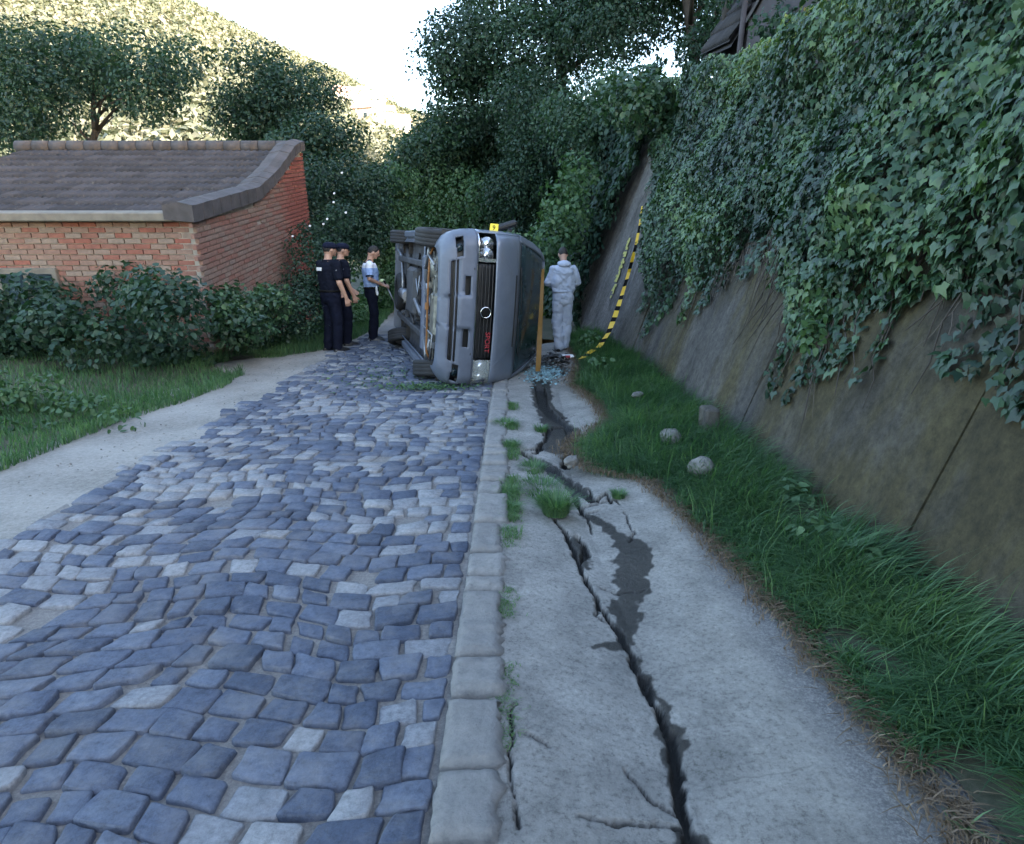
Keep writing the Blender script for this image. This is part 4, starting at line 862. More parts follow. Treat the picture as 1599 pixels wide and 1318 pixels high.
def person(label, loc, rz, H=1.78, top='navy', arms=None, head_t=(0, 0), legs=None, kind='uniform', group='police officers and investigator at the crash'):
    P = thing('person', label, 'person', loc, rz, None); s = H / 1.78
    P.scale = (s, s, s)
    L = legs or [((-.085, .0, .93), (-.10, .025, .50), (-.105, -.02, .10)), ((.085, .0, .93), (.105, .03, .50), (.115, .0, .10))]
    A = arms or [((-.195, -.01, 1.43), (-.245, -.03, 1.15), (-.235, .05, .90), (0, .1, -1), (.9, .2, 0)), ((.195, -.01, 1.43), (.245, -.03, 1.15), (.235, .05, .90), (0, .1, -1), (-.9, .2, 0))]
    hx, hy = head_t       # forward bend of the head, turn
    nb = Vector((0, -.005, 1.47)); hc = Vector((0, .035 + hx * .07, 1.655 - hx * .02)); HR = Matrix.Rotation(hy, 3, 'Z') @ Matrix.Rotation(-hx, 3, 'X')
    b = MB()
    loft(b, [(0, 0, .86, .13, .09), (0, 0, .95, .155, .105), (0, 0, 1.08, .135, .09), (0, 0, 1.2, .15, .10), (0, 0, 1.34, .175, .11), (0, -.01, 1.42, .165, .095), (0, -.01, 1.47, .09, .07), (0, -.01, 1.50, .055, .055)])
    cap(b, nb, hc + HR @ Vector((0, -.02, -.06)), .056, .053)
    b.ball(hc, (.074, .094, .112), 16, HR); b.ball(hc + HR @ Vector((0, .035, -.055)), (.05, .055, .05), 12, HR)
    b.ball(hc + HR @ Vector((0, .098, -.012)), (.013, .018, .026), 8, HR); b.ball(hc + HR @ Vector((0, .082, .022)), (.05, .018, .012), 8, HR); b.ball(hc + HR @ Vector((0, .085, -.058)), (.024, .013, .008), 8, HR); b.ball(hc + HR @ Vector((0, .078, -.085)), (.022, .018, .016), 8, HR)
    for q in (-1, 1): b.ball(hc + HR @ Vector((q * .076, -.005, -.012)), (.010, .02, .032), 8, HR)
    for (sh, el, wr, hd, pn) in A:
        cap(b, sh, el, .046, .039); cap(b, el, wr, .041, .026); cap(b, Vector(sh) + Vector((0, 0, .005)), nb + Vector((0, 0, -.04)), .045, .05); hand(b, wr, hd, pn, .55, .85)
    for hp, kn, an in L:
        cap(b, hp, kn, .075, .052); cap(b, kn, an, .052, .036); cap(b, an, Vector(an) + Vector((.01 * (1 if an[0] > 0 else -1), .11, -.06)), .030, .02)
    remesh(b, 'body', M['skin'], P, .008, 3)
    # hair
    b = MB(); b.ball(hc + HR @ Vector((0, -.012, .022)), (.079, .092, .104), 18, HR); 
    hb = remesh(b, 'hair', M['hair'], P, .008, 2)
    # cut the hair away from face and neck with a slanting plane
    bmh = bmesh.new(); bmh.from_mesh(hb.data); hi = HR.transposed()
    kill = [v for v in bmh.verts if (lambda q: q.z < (.030 if q.y > .055 else (-.02 if q.y > .0 else -.055)) or (q.y > .062 and q.z < .062))(hi @ (v.co - hc))]
    bmesh.ops.delete(bmh, geom=kill, context='VERTS'); bmh.to_mesh(hb.data); bmh.free()
    for q in (-1, 1): e = MB(); e.ball(hc + HR @ Vector((q * .032, .088, .004)), (.012, .006, .006), 8, HR); e.build('eye', M['ink'], P)
    # clothes
    tr = MB(); g = .018 if kind != 'suit' else .034
    loft(tr, [(0, 0, .80, .12, .09), (0, 0, .86, .165, .115), (0, 0, .95, .175, .125), (0, 0, 1.03, .16 if kind != 'suit' else .18, .115)])
    for hp, kn, an in L:
        kn, an, hp = Vector(kn), Vector(an), Vector(hp); cap(tr, hp, kn, .085 + g * .5, .062 + g); lo = an + Vector((0, 0, -.02)); cap(tr, kn, lo, .06 + g, .052 + g)
        if kind == 'suit':
            for q in range(3): z_ = .2 + q * .16; c_ = lo.lerp(kn, q * .33 + .1); tr.ball(c_ + Vector((random.uniform(-.01, .01), 0, 0)), (.07 + g * .7, .07 + g * .6, .05), 10)
        trm = M['suit'] if kind == 'suit' else M['navyt']
    remesh(tr, 'trousers' if kind != 'suit' else 'coverall_legs', trm, P, .012, 4, disp=.03 if kind == 'suit' else .02)
    sh_ = MB(); w0 = .155 if kind != 'suit' else .18
    secs = [(0, 0, .99 if kind != 'suit' else 1.0, w0 + .005, .118), (0, 0, 1.08, w0 + .012 + (.02 if kind == 'suit' else 0), .125), (0, .0, 1.2, w0 + .02 + (.015 if kind == 'suit' else 0), .13), (0, -.005, 1.34, .198 + (.01 if kind == 'suit' else 0), .135), (0, -.01, 1.42, .175, .115), (0, -.01, 1.475, .105, .085)]
    loft(sh_, secs)
    for (sh, el, wr, hd, pn) in A:
        sh, el, wr = Vector(sh), Vector(el), Vector(wr)
        if kind == 'suit': cap(sh_, sh, el, .072, .066); cap(sh_, el, wr - (wr - el) * .05, .064, .05)
        else: cap(sh_, sh, sh.lerp(el, .72), .066, .062)
        cap(sh_, sh, nb + Vector((0, 0, -.045)), .066, .06)
    shm = {'navy': M['navy'], 'blue': M['blue'], 'suit': M['suit']}[top]
    st = remesh(sh_, 'shirt' if kind != 'suit' else 'coverall_top', shm, P, .011, 4, disp=.035 if kind == 'suit' else .02)
    if top == 'blue':
        st.data.materials.append(M['yoke']); st.data.materials.append(M['navy'])
        for p_ in st.data.polygons:
            if p_.center.z > 1.365: p_.material_index = 1
            if p_.center.z > 1.455 and abs(p_.center.x) < .10: p_.material_index = 2
        for q in (-1, 1): e = MB(); e.box((q * .15, -.01, 1.497), (.11, .05, .012), Matrix.Rotation(q * .33, 3, 'Y'), ch=.004); e.build('epaulette', M['navy'], P)
    if kind != 'suit':
        e = MB(); loft(e, [(0, 0, .985, .178, .132), (0, 0, 1.02, .176, .130)]); e.build('belt', M['ink'], P)
        if top == 'navy':
            e = MB(); loft(e, [(0, -.01, 1.462, .085, .08), (0, -.01, 1.50, .067, .07)]); e.build('collar', M['navy'], P)
            e = MB(); e.lathe([(.028, -.004), (.026, .006)], (0, 0, 0), 'x', 14); q = e.build('sleeve_badge', M['steel'], P); q.location = (.268, -.03, 1.33)
        if top == 'blue':
            for (sh, el, wr, hd, pn) in A: sh, el = Vector(sh), Vector(el); e = MB(); e.tube([sh.lerp(el, .76), sh.lerp(el, .84)], .0665, 14); e.build('sleeve_trim', M['navy'], P)
    else:
        e = MB(); loft(e, [(0, .0, 1.015, .192, .128), (0, 0, 1.045, .192, .128)]); e.build('waist_elastic', M['suit'], P)
        e = MB(); e.ball((0, -.085, 1.475), (.115, .065, .05), 14); e.ball((0, -.055, 1.50), (.10, .07, .05), 14); e.ball((-.06, -.03, 1.495), (.06, .07, .04), 12); e.ball((.06, -.03, 1.495), (.06, .07, .04), 12); remesh(e, 'hood', M['suit'], P, .01, 4)
    for hp, kn, an in L:
        e = MB(); sg = 1 if an[0] > 0 else -1; a_ = Vector(an)
        loft(e, [(a_.x + .02 * sg, a_.y + .055, a_.z - .10, .046, .135), (a_.x + .02 * sg, a_.y + .055, a_.z - .07, .048, .138), (a_.x + .015 * sg, a_.y + .045, a_.z - .04, .044, .115), (a_.x, a_.y + .005, a_.z - .005, .042, .06), (a_.x, a_.y, a_.z + .04, .043, .052)], 16)
        remesh(e, 'shoe', M['shoe'], P, .011, 2)
    return P, hc, HR, s
A_rel = [((-.195, -.01, 1.43), (-.235, .06, 1.16), (-.19, .22, .97), (.25, .7, -.7), (.9, 0, 0)), ((.205, -.01, 1.43), (.265, -.01, 1.14), (.27, .09, .88), (0, .2, -1), (-.9, .3, 0))]
P1, hc, HR, s = person('black uniformed officer nearest the camera, seen from behind, pale patch on his back', (-3.02, 11.35, -.02), R(-44), 1.80, 'navy', A_rel, (.08, -.15))
def add_cap(P, hc, HR):
    e = MB(); loft(e, [(0, 0, .022, .082, .101), (0, 0, .06, .083, .103), (0, -.005, .10, .070, .086), (0, -.01, .118, .035, .045)], 20)
    Mx = Matrix.Translation(hc) @ HR.to_4x4(); e.v = [tuple(Mx @ Vector(v)) for v in e.v]
    c_ = e.build('cap', M['cap'], P); e = MB(); pts = [(-.066, .07), (-.05, .13), (0, .155), (.05, .13), (.066, .07), (0, .08)]; e.prism(pts, .02, .028, Mx); e.build('peak', M['cap'], c_)
add_cap(P1, hc, HR); P1.scale = (1.2, 1.16, 1.01)
e = MB(); e.box((0, 0, 0), (.135, .008, .055), ch=.003); q = e.build('back_patch', M['white'], P1); q.location = (-.02, -.140, 1.35); q.rotation_euler = (R(-4), 0, R(-3))
P2, hc, HR, s = person('officer in black uniform and cap, partly hidden behind the nearer officer, looking at the van', (-3.0, 12.1, -.02), R(-58), 1.80, 'navy', A_rel, (.1, -.2)); add_cap(P2, hc, HR); P2.scale = (1.12, 1.12, 1.01)
A3 = [((-.19, -.01, 1.43), (-.23, .03, 1.17), (-.09, .19, 1.07), (.5, .7, -.15), (0, 0, -1)), ((.19, -.01, 1.43), (.25, -.02, 1.17), (.12, .18, 1.06), (-.1, .9, -.25), (-.6, 0, -1))]
P3, hc, HR, s = person('officer in light blue short-sleeved shirt and navy trousers, looking down and holding a measuring rod', (-2.62, 12.75, -.02), R(-78), 1.76, 'blue', A3, (.42, .05)); P3.scale = (1.08, 1.1, .99)
e = MB(); e.ball((0, 0, 0), (.035, .02, .06), 10); e.ball((.01, .01, -.08), (.025, .02, .05), 10); e.ball((-.01, 0, -.05), (.02, .02, .06), 10); q = e.build('white_gloves', M['white'], P3); q.location = (.165, .085, .99)
e = MB(); e.ball((0, 0, 0), (.03, .05, .035), 10); q = e.build('lime_cuff', M['hivis'], P3); q.location = (.0, .19, 1.13)
A4 = [((-.175, -.0, 1.395), (-.255, .05, 1.17), (-.14, .24, 1.10), (.6, .7, .1), (.5, 0, -1)), ((.175, -.0, 1.395), (.255, .05, 1.17), (.14, .24, 1.10), (-.6, .7, .1), (-.5, 0, -1))]
P4, hc, HR, s = person('investigator in pale disposable coverall seen from behind, head bowed, between van and wall', (.86, 11.5, -.03), R(8), 1.74, 'suit', A4, (.5, .0),
    [((-.085, 0, .93), (-.09, .03, .50), (-.055, -.02, .10)), ((.085, 0, .93), (.085, .05, .50), (.055, .06, .10))], 'suit')
# measuring rod held by the third officer
MR = thing('measuring_rod', 'grey telescopic measuring rod held by the officer in the blue shirt', 'measuring rod'); a = P3.location + Matrix.Rotation(R(-78), 3, 'Z') @ Vector((.10, .28, 1.02)); b_ = G(606, 505, .02); b_ = Vector((a.x + .34, a.y - .15, .30))
mb = MB(); mb.tube([a, a.lerp(b_, .5)], .013, 8); mb.tube([a.lerp(b_, .5), b_], .010, 8); mb.build('rod', M['steel'], MR)
mb = MB(); mb.box(b_, (.07, .05, .06), ch=.01); mb.build('rod_foot', M['ink'], MR); mb = MB(); mb.tube([a - (b_ - a).normalized() * .12, a], .016, 8); mb.build('handle', M['ink'], MR)
mb = MB(); mb.tube([b_ + Vector((.02, 0, 0)), b_ + Vector((.05, 0, -.12)), b_ + Vector((.11, -.02, -.24)), b_ + Vector((.2, -.05, -.3))], .004, 5); mb.build('cord', M['ink'], MR)

# ================================================================ small things
TP = thing('barrier_tape', 'yellow and black barrier tape hanging down the retaining wall to the grass', 'tape')
tp = [(1003, 322, 13.6), (999, 352, 13.2), (992, 388, 12.8), (982, 425, 12.2), (972, 458, 11.7), (961, 492, 11.2), (950, 520, 10.8), (936, 541, 10.4), (921, 550, 10.1), (910, 562, 9.85), (904, 574, 9.7)]
pp = []
for (a, b_, Y) in tp:
    Q = AT(a, b_, Y); z_ = max(.05, Q.z); wx_ = float(wallx(Q.y)) + BAT * z_ - .06
    if Q.x > wx_:
        for _ in range(30): Y -= .06; Q = AT(a, b_, Y); wx_ = float(wallx(Q.y)) + BAT * Q.z - .05; 
        
    pp.append(Q)
for _ in range(1):
    for i, (a, b_, Y) in enumerate(tp):
        Y0 = Y
        for k in range(80):
            Q = AT(a, b_, Y0)
            if Q.x < float(wallx(Q.y)) + BAT * Q.z * 1.0 - .06 - .24 * min(1, max(0, Q.z - .9)): break
            Y0 -= .05
        pp[i] = Q; pp[i].z = max(Q.z, .10)
def along(pts, step):
    out = []; 
    for a, b_ in zip(pts, pts[1:]):
        n_ = max(1, round((b_ - a).length / step)); out += [a.lerp(b_, k / n_) for k in range(n_)]
    return out + [pts[-1]]
ap = along(pp, .065)
k = 0; turn = 0
while k < len(ap) - 1:
    n_ = 3 if turn % 2 == 0 else 2; mb = MB()
    for q in range(k, min(k + n_, len(ap) - 1)):
        ws = []
        for j in (q, q + 1): tw = .25 + .35 * math.sin(j * .31); ws.append(Vector((math.cos(tw), -.25, math.sin(tw) * .5)).normalized() * (.016 + .026 * min(1, j / 40)))
        mb.add([ap[q] - ws[0], ap[q] + ws[0], ap[q + 1] + ws[1], ap[q + 1] - ws[1]], [(0, 1, 2, 3)])
    solid(mb.build('yellow_band' if turn % 2 == 0 else 'black_band', M['tape_y'] if turn % 2 == 0 else M['ink'], TP), .002); k += n_; turn += 1
ST = thing('orange_strap', 'amber strap hanging straight down beside the van roof', 'strap'); a = AT(848, 420, 9.35); b_ = AT(840, 580, 9.15); b_.z = max(b_.z, .0)
mb = MB(); K = 14
for k in range(K): 
    p = a.lerp(b_, k / K); q = a.lerp(b_, (k + 1) / K); w1 = .018 + .016 * min(1, k / K * 1.5); w2 = .018 + .016 * min(1, (k + 1) / K * 1.5); o1 = .015 * math.sin(k * .9); o2 = .015 * math.sin((k + 1) * .9)
    mb.add([p + Vector((-w1, o1, 0)), p + Vector((w1, o1 + .01, 0)), q + Vector((w2, o2 + .01, 0)), q + Vector((-w2, o2, 0))], [(0, 1, 2, 3)])
solid(mb.build('strap_band', M['strap'], ST), .004)
# evidence marker on the upper flank of the van
EM = thing('evidence_marker', 'small yellow evidence marker standing on top of the overturned van', 'evidence marker'); c = VT.matrix_world @ Vector((-.948, .46, .90)); EM.location = c; EM.rotation_euler = (0, R(6), R(-5))
mb = MB(); mb.box((0, -.02, .045), (.10, .004, .10), Matrix.Rotation(R(-14), 3, 'X')); mb.build('front_plate', M['yellow'], EM); mb = MB(); mb.box((0, .025, .045), (.10, .004, .10), Matrix.Rotation(R(14), 3, 'X')); mb.build('back_plate', M['yellow'], EM)
text_mesh('9', .075, 'numeral', M['ink'], EM, (0, -.0245, .045), (R(90 - 14), 0, 0))
# rocks
def rock(label, p, r3, seed):
    rr_ = np.random.default_rng(seed); bm = bmesh.new(); bmesh.ops.create_icosphere(bm, subdivisions=3, radius=1)
    for v in bm.verts: d = v.co.copy(); q = 1 + .35 * (vn(np.array([d.x * 1.5 + seed]), np.array([d.y * 1.5 + d.z * 2]), seed)[0] - .5) * 2; v.co = Vector((d.x * r3[0], d.y * r3[1], d.z * r3[2])) * q
    me = D.meshes.new('rock'); bm.to_mesh(me); bm.free(); me.polygons.foreach_set('use_smooth', [True] * len(me.polygons)); o = mobj('rock', me, M['rock']); o.location = p; o.rotation_euler = (0, 0, seed); return tag(o, label, 'rock')
rock('white rounded rock at the tip of the grass tongue beside the cracks', (.46, 5.02, .02), (.085, .05, .045), 1)
rock('pale rock half buried in grass near the wall', (1.30, 5.28, .14), (.11, .08, .07), 2)
rock('angular grey concrete chunk lying in tall grass nearest the camera', (1.33, 4.5, .13), (.10, .08, .075), 3)
tag(rock('pale yellowish stone in the grass below the ochre wall', (1.30, 6.85, .17), (.09, .04, .03), 4), 'pale yellowish stone in the grass below the ochre wall', 'rock')
# debris beside the van
def heap(name, label, cat, pl, m, sz, seed, flat=.2):
    rr_ = random.Random(seed); mb = MB()
    for (x_, y_) in pl:
        a_ = rr_.uniform(0, 6); n_ = rr_.choice([3, 4, 5]); poly = [(math.cos(a_ + 6.28 * k / n_) * sz * rr_.uniform(.5, 1.2), math.sin(a_ + 6.28 * k / n_) * sz * rr_.uniform(.5, 1.2)) for k in range(n_)]
        Mx = Matrix.Translation((x_, y_, -.02 + rr_.uniform(0, .02))) @ Matrix.Rotation(rr_.uniform(-flat, flat), 4, 'X') @ Matrix.Rotation(rr_.uniform(-flat, flat), 4, 'Y'); mb.prism(poly, 0, sz * .22, Mx)
    o = mb.build(name, m); return tag(o, label, cat, None, 'stuff')
rr_ = random.Random(5)
heap('glass_shards', 'blue green window glass shards scattered beside the van roof', 'glass', [(rr_.gauss(.45, .16), rr_.gauss(9.2, .35)) for _ in range(420)], M['shard'], .022, 6, .5)
heap('dark_debris', 'dark broken plastic scattered behind the glass shards', 'debris', [(rr_.gauss(.68, .2), rr_.gauss(10.2, .5)) for _ in range(70)], M['black'], .05, 7, .6)
heap('rubble', 'small pale stones scattered on the channel near the tape', 'rubble', [(rr_.gauss(.8, .2), rr_.gauss(10.3, .5)) for _ in range(120)], M['rock'], .025, 8, .6)
heap('pebbles', 'small pebbles and clods on the dusty left shoulder', 'pebbles', [(rr_.uniform(-3.6, -2.75), rr_.uniform(3, 12)) for _ in range(420)], M['rock'], .010, 12, .8)
heap('grit', 'loose grit and crumbs along the kerb and cobble edge', 'grit', [(-.12 + rr_.gauss(0, .06), rr_.uniform(1.4, 6)) for _ in range(260)] + [(rr_.uniform(-2.4, -.25), rr_.uniform(1.4, 5)) for _ in range(200)], M['rock'], .0055, 9, .8)
RD = thing('torn_packet', 'small red and white torn packet at the feet of the investigator', 'packet', (.86, 10.45, .0)); mb = MB(); mb.box((0, 0, .03), (.22, .16, .05), ch=.02); mb.build('wrapper', M['white'], RD); mb = MB(); mb.box((.0, -.085, .04), (.09, .02, .04), ch=.008); mb.build('red_label', M['red'], RD)
BH = thing('crumpled_panel', 'dark crumpled trim panel lying beside the strap', 'debris', (.60, 10.0, .0), R(20)); mb = MB(); mb.grid(lambda i, j: Vector((-.22 + .06 * i, -.1 + .06 * j, .05 + .07 * random.random())), 8, 5, smooth=False); solid(mb.build('trim_sheet', M['black'], BH), .01)
# ================================================================ vegetation
def plant(name, label, cat, blobs, dens, size, m, kind='oval', part='foliage', stems=None, group=None, hollow=.55, up=.35, droop=.3, seed=0):
    r = np.random.default_rng(100 + seed); c0 = np.mean([b[0] for b in blobs], 0); base = Vector((float(c0[0]), float(c0[1]), float(min(b[0][2] - b[1][2] for b in blobs))))
    T_ = thing(name, label, cat, (0, 0, 0), 0, group)
    if .12 < size < .5: dens, size = dens * 1.75, size * .76
    P, N, T, ti = cloud(blobs, dens, r, hollow, up, droop); T_.location = base; P = P - np.array(base)
    mobj(part, leaf_mesh(part, P, N, T, size * r.uniform(.6, 1.25, len(P)), ti, m, kind), None, T_)
    if stems:
        mb = MB()
        for st in stems: mb.tube([Vector(p) - base for p in st[0]], st[1], 7)
        mb.build('trunk' if 'tree' in name else 'stems', M['bark'], T_)
    return T_
def B(px, py, Y, rx_, ry_, rz__, t=.45): q = AT(px, py, Y); return ((q.x, q.y, q.z), (rx_, ry_, rz__), t)
def jitter_blobs(px0, px1, py0, py1, Y, n, r0, r1, seed, t=.45, dY=1.5, tv=.15):
    q = random.Random(seed); return [B(q.uniform(px0, px1), q.uniform(py0, py1), Y + q.uniform(-dY, dY), *(lambda a: (a * q.uniform(.85, 1.3), a, a * q.uniform(.7, 1.)))(q.uniform(r0, r1)), t + q.uniform(-tv, tv)) for _ in range(n)]

# --- ivy curtain on the near right wall
def zlow(y): return float(np.interp(y, [-3, 0, 2.0, 3.2, 4.4, 4.9, 5.4, 6.2, 6.7, 7.4, 8.1, 8.8, 9.8, 10.5, 11.6, 12.4, 13.2], [1.5, 1.45, 1.5, 1.45, 1.15, 1.0, 1.3, 1.6, 1.8, 1.55, 1.2, 1.35, 1.0, 1.3, 1.9, 2.6, 3.1]))
def ivy(y0, y1, n, seed, zl, ztop=None, mound=.42, top_roll=.9):
    r = np.random.default_rng(seed); y = r.uniform(y0, y1, n); zl_ = np.array([zl(v) for v in y]); edge = .75 * (vn(y * 2.1, y * 0 + seed, 50) - .5)
    zt_ = (topz(y) + .22) if ztop is None else np.full(n, ztop); z = zl_ + edge + (zt_ - zl_ - edge) * r.random(n) ** .9
    # hanging strands below the edge
    h = r.random(n) < .06; z = np.where(h, zl_ + edge - .45 * r.random(n) * (vn(y * 5, y * 0, 51, 1) > .55), z)
    thick = (.06 + mound * vn(y * 1.3, z * 1.5, 52) + .12 * vn(y * 5, z * 5, 53, 2)) * np.clip((z - zl_ - edge) / .5 + .25, .2, 1)
    ov = np.clip((z - zt_ + .6) / .6, 0, 1); thick = thick + .22 * ov
    dep = thick * (.35 + .65 * r.random(n) ** .5)
    dx = (wallx(y + .2) - wallx(y - .2)) / .4; nx = -1 / np.hypot(1, dx); ny = dx / np.hypot(1, dx)
    X = wallx(y) - nx * BAT * z + nx * dep * .95; Y = y + ny * dep; Z = z + dep * .25
    P = np.stack([X, Y, Z], 1); eps = .1
    gy = (vn((y + eps) * 1.3, z * 1.5, 52) - vn(y * 1.3, z * 1.5, 52)) / eps * mound; gz = (vn(y * 1.3, (z + eps) * 1.5, 52) - vn(y * 1.3, z * 1.5, 52)) / eps * mound
    N = np.stack([nx, ny - gy, .45 - gz], 1) + r.normal(size=(n, 3)) * .38; T = np.stack([nx * .25, r.normal(size=n) * .5, -1 + 0 * y], 1)
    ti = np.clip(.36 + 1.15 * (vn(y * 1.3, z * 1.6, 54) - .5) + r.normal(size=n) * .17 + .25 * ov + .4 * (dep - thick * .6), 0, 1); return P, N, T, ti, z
IV = thing('ivy_curtain', 'dense dark ivy curtain draped over the near retaining wall', 'ivy')
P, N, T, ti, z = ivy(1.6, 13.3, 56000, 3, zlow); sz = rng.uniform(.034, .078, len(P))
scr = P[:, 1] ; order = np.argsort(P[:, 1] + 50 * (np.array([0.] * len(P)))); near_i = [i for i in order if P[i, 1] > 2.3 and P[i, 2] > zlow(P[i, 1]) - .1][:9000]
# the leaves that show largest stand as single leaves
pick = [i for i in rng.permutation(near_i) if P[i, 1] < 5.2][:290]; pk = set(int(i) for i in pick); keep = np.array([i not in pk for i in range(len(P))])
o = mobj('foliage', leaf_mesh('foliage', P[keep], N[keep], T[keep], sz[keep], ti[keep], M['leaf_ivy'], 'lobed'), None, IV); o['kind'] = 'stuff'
lms = []
for q in range(5):
    tv, tf = LEAF['lobed']; lms.append(mesh_np('leaf', tv, tf, tint=np.full(len(tv), .35 + .14 * q), mats=[M['leaf_ivy']]))
for i in pick:
    n_ = Vector(N[i]).normalized(); b_ = n_.cross(Vector(T[i])).normalized(); t_ = b_.cross(n_); o = mobj('leaf', lms[int(ti[i] * 4.99)], None, IV)
    p_ = Vector(P[i]) + Vector((-.05, 0, .02)); s_ = float(sz[i]) * 1.1; o.matrix_local = Matrix.Translation(p_) @ Matrix((t_, b_, n_)).transposed().to_4x4() @ Matrix.Diagonal((s_, s_, s_, 1))
# brown woody tangle under the ivy
mb = MB(); r_ = random.Random(8)
for k in range(230):
    y_ = r_.uniform(2, 13); z_ = r_.uniform(zlow(y_) + .1, max(zlow(y_) + .2, float(topz(y_)) - .1)); pts = []; dy = r_.uniform(-.12, .12)
    for s in range(6): pts.append(wp(y_, max(.3, z_), .03 + .03 * r_.random())); y_ += dy + r_.uniform(-.06, .06); z_ -= r_.uniform(.08, .24)
    mb.tube(pts, [.008, .007, .006, .005, .004, .003], 4, False)
o = mb.build('creeper_stems', M['bark'], IV); o['kind'] = 'stuff'
IV2 = thing('ivy_behind', 'ivy covered retaining wall next to the camera at far right', 'ivy'); P, N, T, ti, z = ivy(-6, 1.6, 4500, 4, zlow); mobj('foliage', leaf_mesh('foliage', P, N, T, rng.uniform(.07, .12, len(P)), ti, M['leaf_ivy'], 'lobed'), None, IV2)
# single trailing sprays of brighter leaves
SP = thing('trailing_vine', 'brighter green vine spray trailing low over the stained wall', 'vine'); bl = [((wp(5.1 - .05 * k, 1.9 - .12 * k, .12)), (.11, .15, .14), .75) for k in range(8)]
P, N, T, ti = cloud([(tuple(c), r3, t) for c, r3, t in bl], 260, np.random.default_rng(4), .2, .5, .8); mobj('foliage', leaf_mesh('foliage', P, N, T, rng.uniform(.045, .07, len(P)), ti, M['leaf_fresh'], 'heart'), None, SP)

# --- ivy over the wall further on: dark recess, light curtains
def ivyfar(name, label, y0, y1, zl0, n, seed, m, mound, size, tz=5.2, tint=.0):
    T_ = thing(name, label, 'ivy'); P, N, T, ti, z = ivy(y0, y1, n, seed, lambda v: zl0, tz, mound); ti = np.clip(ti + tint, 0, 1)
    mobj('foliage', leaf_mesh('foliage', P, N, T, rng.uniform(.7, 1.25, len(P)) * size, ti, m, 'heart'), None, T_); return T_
ivyfar('ivy_recess', 'deep dark ivy filling the shaded recess next to the bare concrete', 14.3, 17.2, .15, 9000, 11, M['leaf_dark'], .5, .12, 5.2, -.25)  # shade of the recess put into the leaf colour by a lowered tint
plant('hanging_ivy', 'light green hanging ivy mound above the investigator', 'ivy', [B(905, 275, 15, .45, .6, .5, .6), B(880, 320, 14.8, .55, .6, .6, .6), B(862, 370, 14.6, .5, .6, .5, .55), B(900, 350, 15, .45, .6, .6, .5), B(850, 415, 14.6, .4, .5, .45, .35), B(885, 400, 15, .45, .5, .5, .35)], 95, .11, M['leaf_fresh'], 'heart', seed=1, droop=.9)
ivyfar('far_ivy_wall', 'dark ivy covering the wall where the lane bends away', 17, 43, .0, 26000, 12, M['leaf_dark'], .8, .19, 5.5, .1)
for i, (px, w_, t_) in enumerate([(662, 20, .5), (690, 18, .62), (722, 22, .6), (745, 14, .45)]):
    plant('hanging_ivy', ['narrow light ivy drape furthest left over the bend', 'light ivy drape directly above the van wheels', 'broad yellowish ivy drape above the silver van', 'short ivy drape beside the dark hollow'][i], 'ivy',
          [B(px + random.uniform(-4, 4), y_, 25 - .8 * i, w_ / 42 * 1.1, .6, .8, t_) for y_ in (275 + 10 * i, 310, 345, 375)], 60, .15, M['leaf_fresh'], 'heart', seed=20 + i, droop=1.2, group='light ivy drapes over the bend')
# --- big trees on the terrace
def trunk(p0, p1, r0, seed, nb=7, br=2.6):
    q = random.Random(seed); p0, p1 = Vector(p0), Vector(p1); pts = [p0.lerp(p1, k / 6) + Vector((q.uniform(-.12, .12), q.uniform(-.12, .12), 0)) * (k > 0) for k in range(7)]; out = [(pts, [r0 * (1 - .1 * k) for k in range(7)])]
    for k in range(nb):
        a = pts[2 + k % 5]; d = Vector((q.uniform(-1, 1), q.uniform(-1, 1), q.uniform(.2, .9))).normalized(); L = q.uniform(.6, 1) * br; out.append(([a, a + d * L * .5 + Vector((0, 0, .1)), a + d * L], [r0 * .4, r0 * .25, r0 * .1]))
    return out
c = AT(880, -60, 25); plant('tree', 'tall broadleaf tree rising highest above the ivy wall', 'tree', jitter_blobs(775, 960, -230, 70, 25, 34, .9, 1.7, 31, .4, 1.8) + [B(760, 15, 25, 1., 1, .8), B(750, -30, 25, .8, 1, .7)] + jitter_blobs(700, 860, 60, 190, 24, 16, .9, 1.5, 32, .35), 42, .19, M['leaf_dark'], 'oval', stems=trunk(AT(870, 330, 25), AT(880, -120, 25), .28, 1), seed=31)
plant('tree', 'broad dark tree crowding the roof of the terrace house', 'tree', jitter_blobs(960, 1130, -180, 55, 21, 26, .7, 1.4, 33, .42, 1.6) + jitter_blobs(1060, 1140, 30, 90, 19, 8, .4, .8, 35), 48, .17, M['leaf_dark'], 'oval', stems=trunk(AT(1090, 180, 20), AT(1060, -100, 20.5), .2, 2), seed=33)
plant('tree', 'thin leafy branches of a tree against the sky beside the gable', 'tree', jitter_blobs(1120, 1175, -60, 15, 17, 7, .25, .55, 37) + [B(1195, 3, 17, .25, .3, .2)], 60, .13, M['leaf_dark'], 'oval', stems=trunk(AT(1140, 130, 17), AT(1140, -60, 17), .12, 3, 5, 1.4), seed=34)
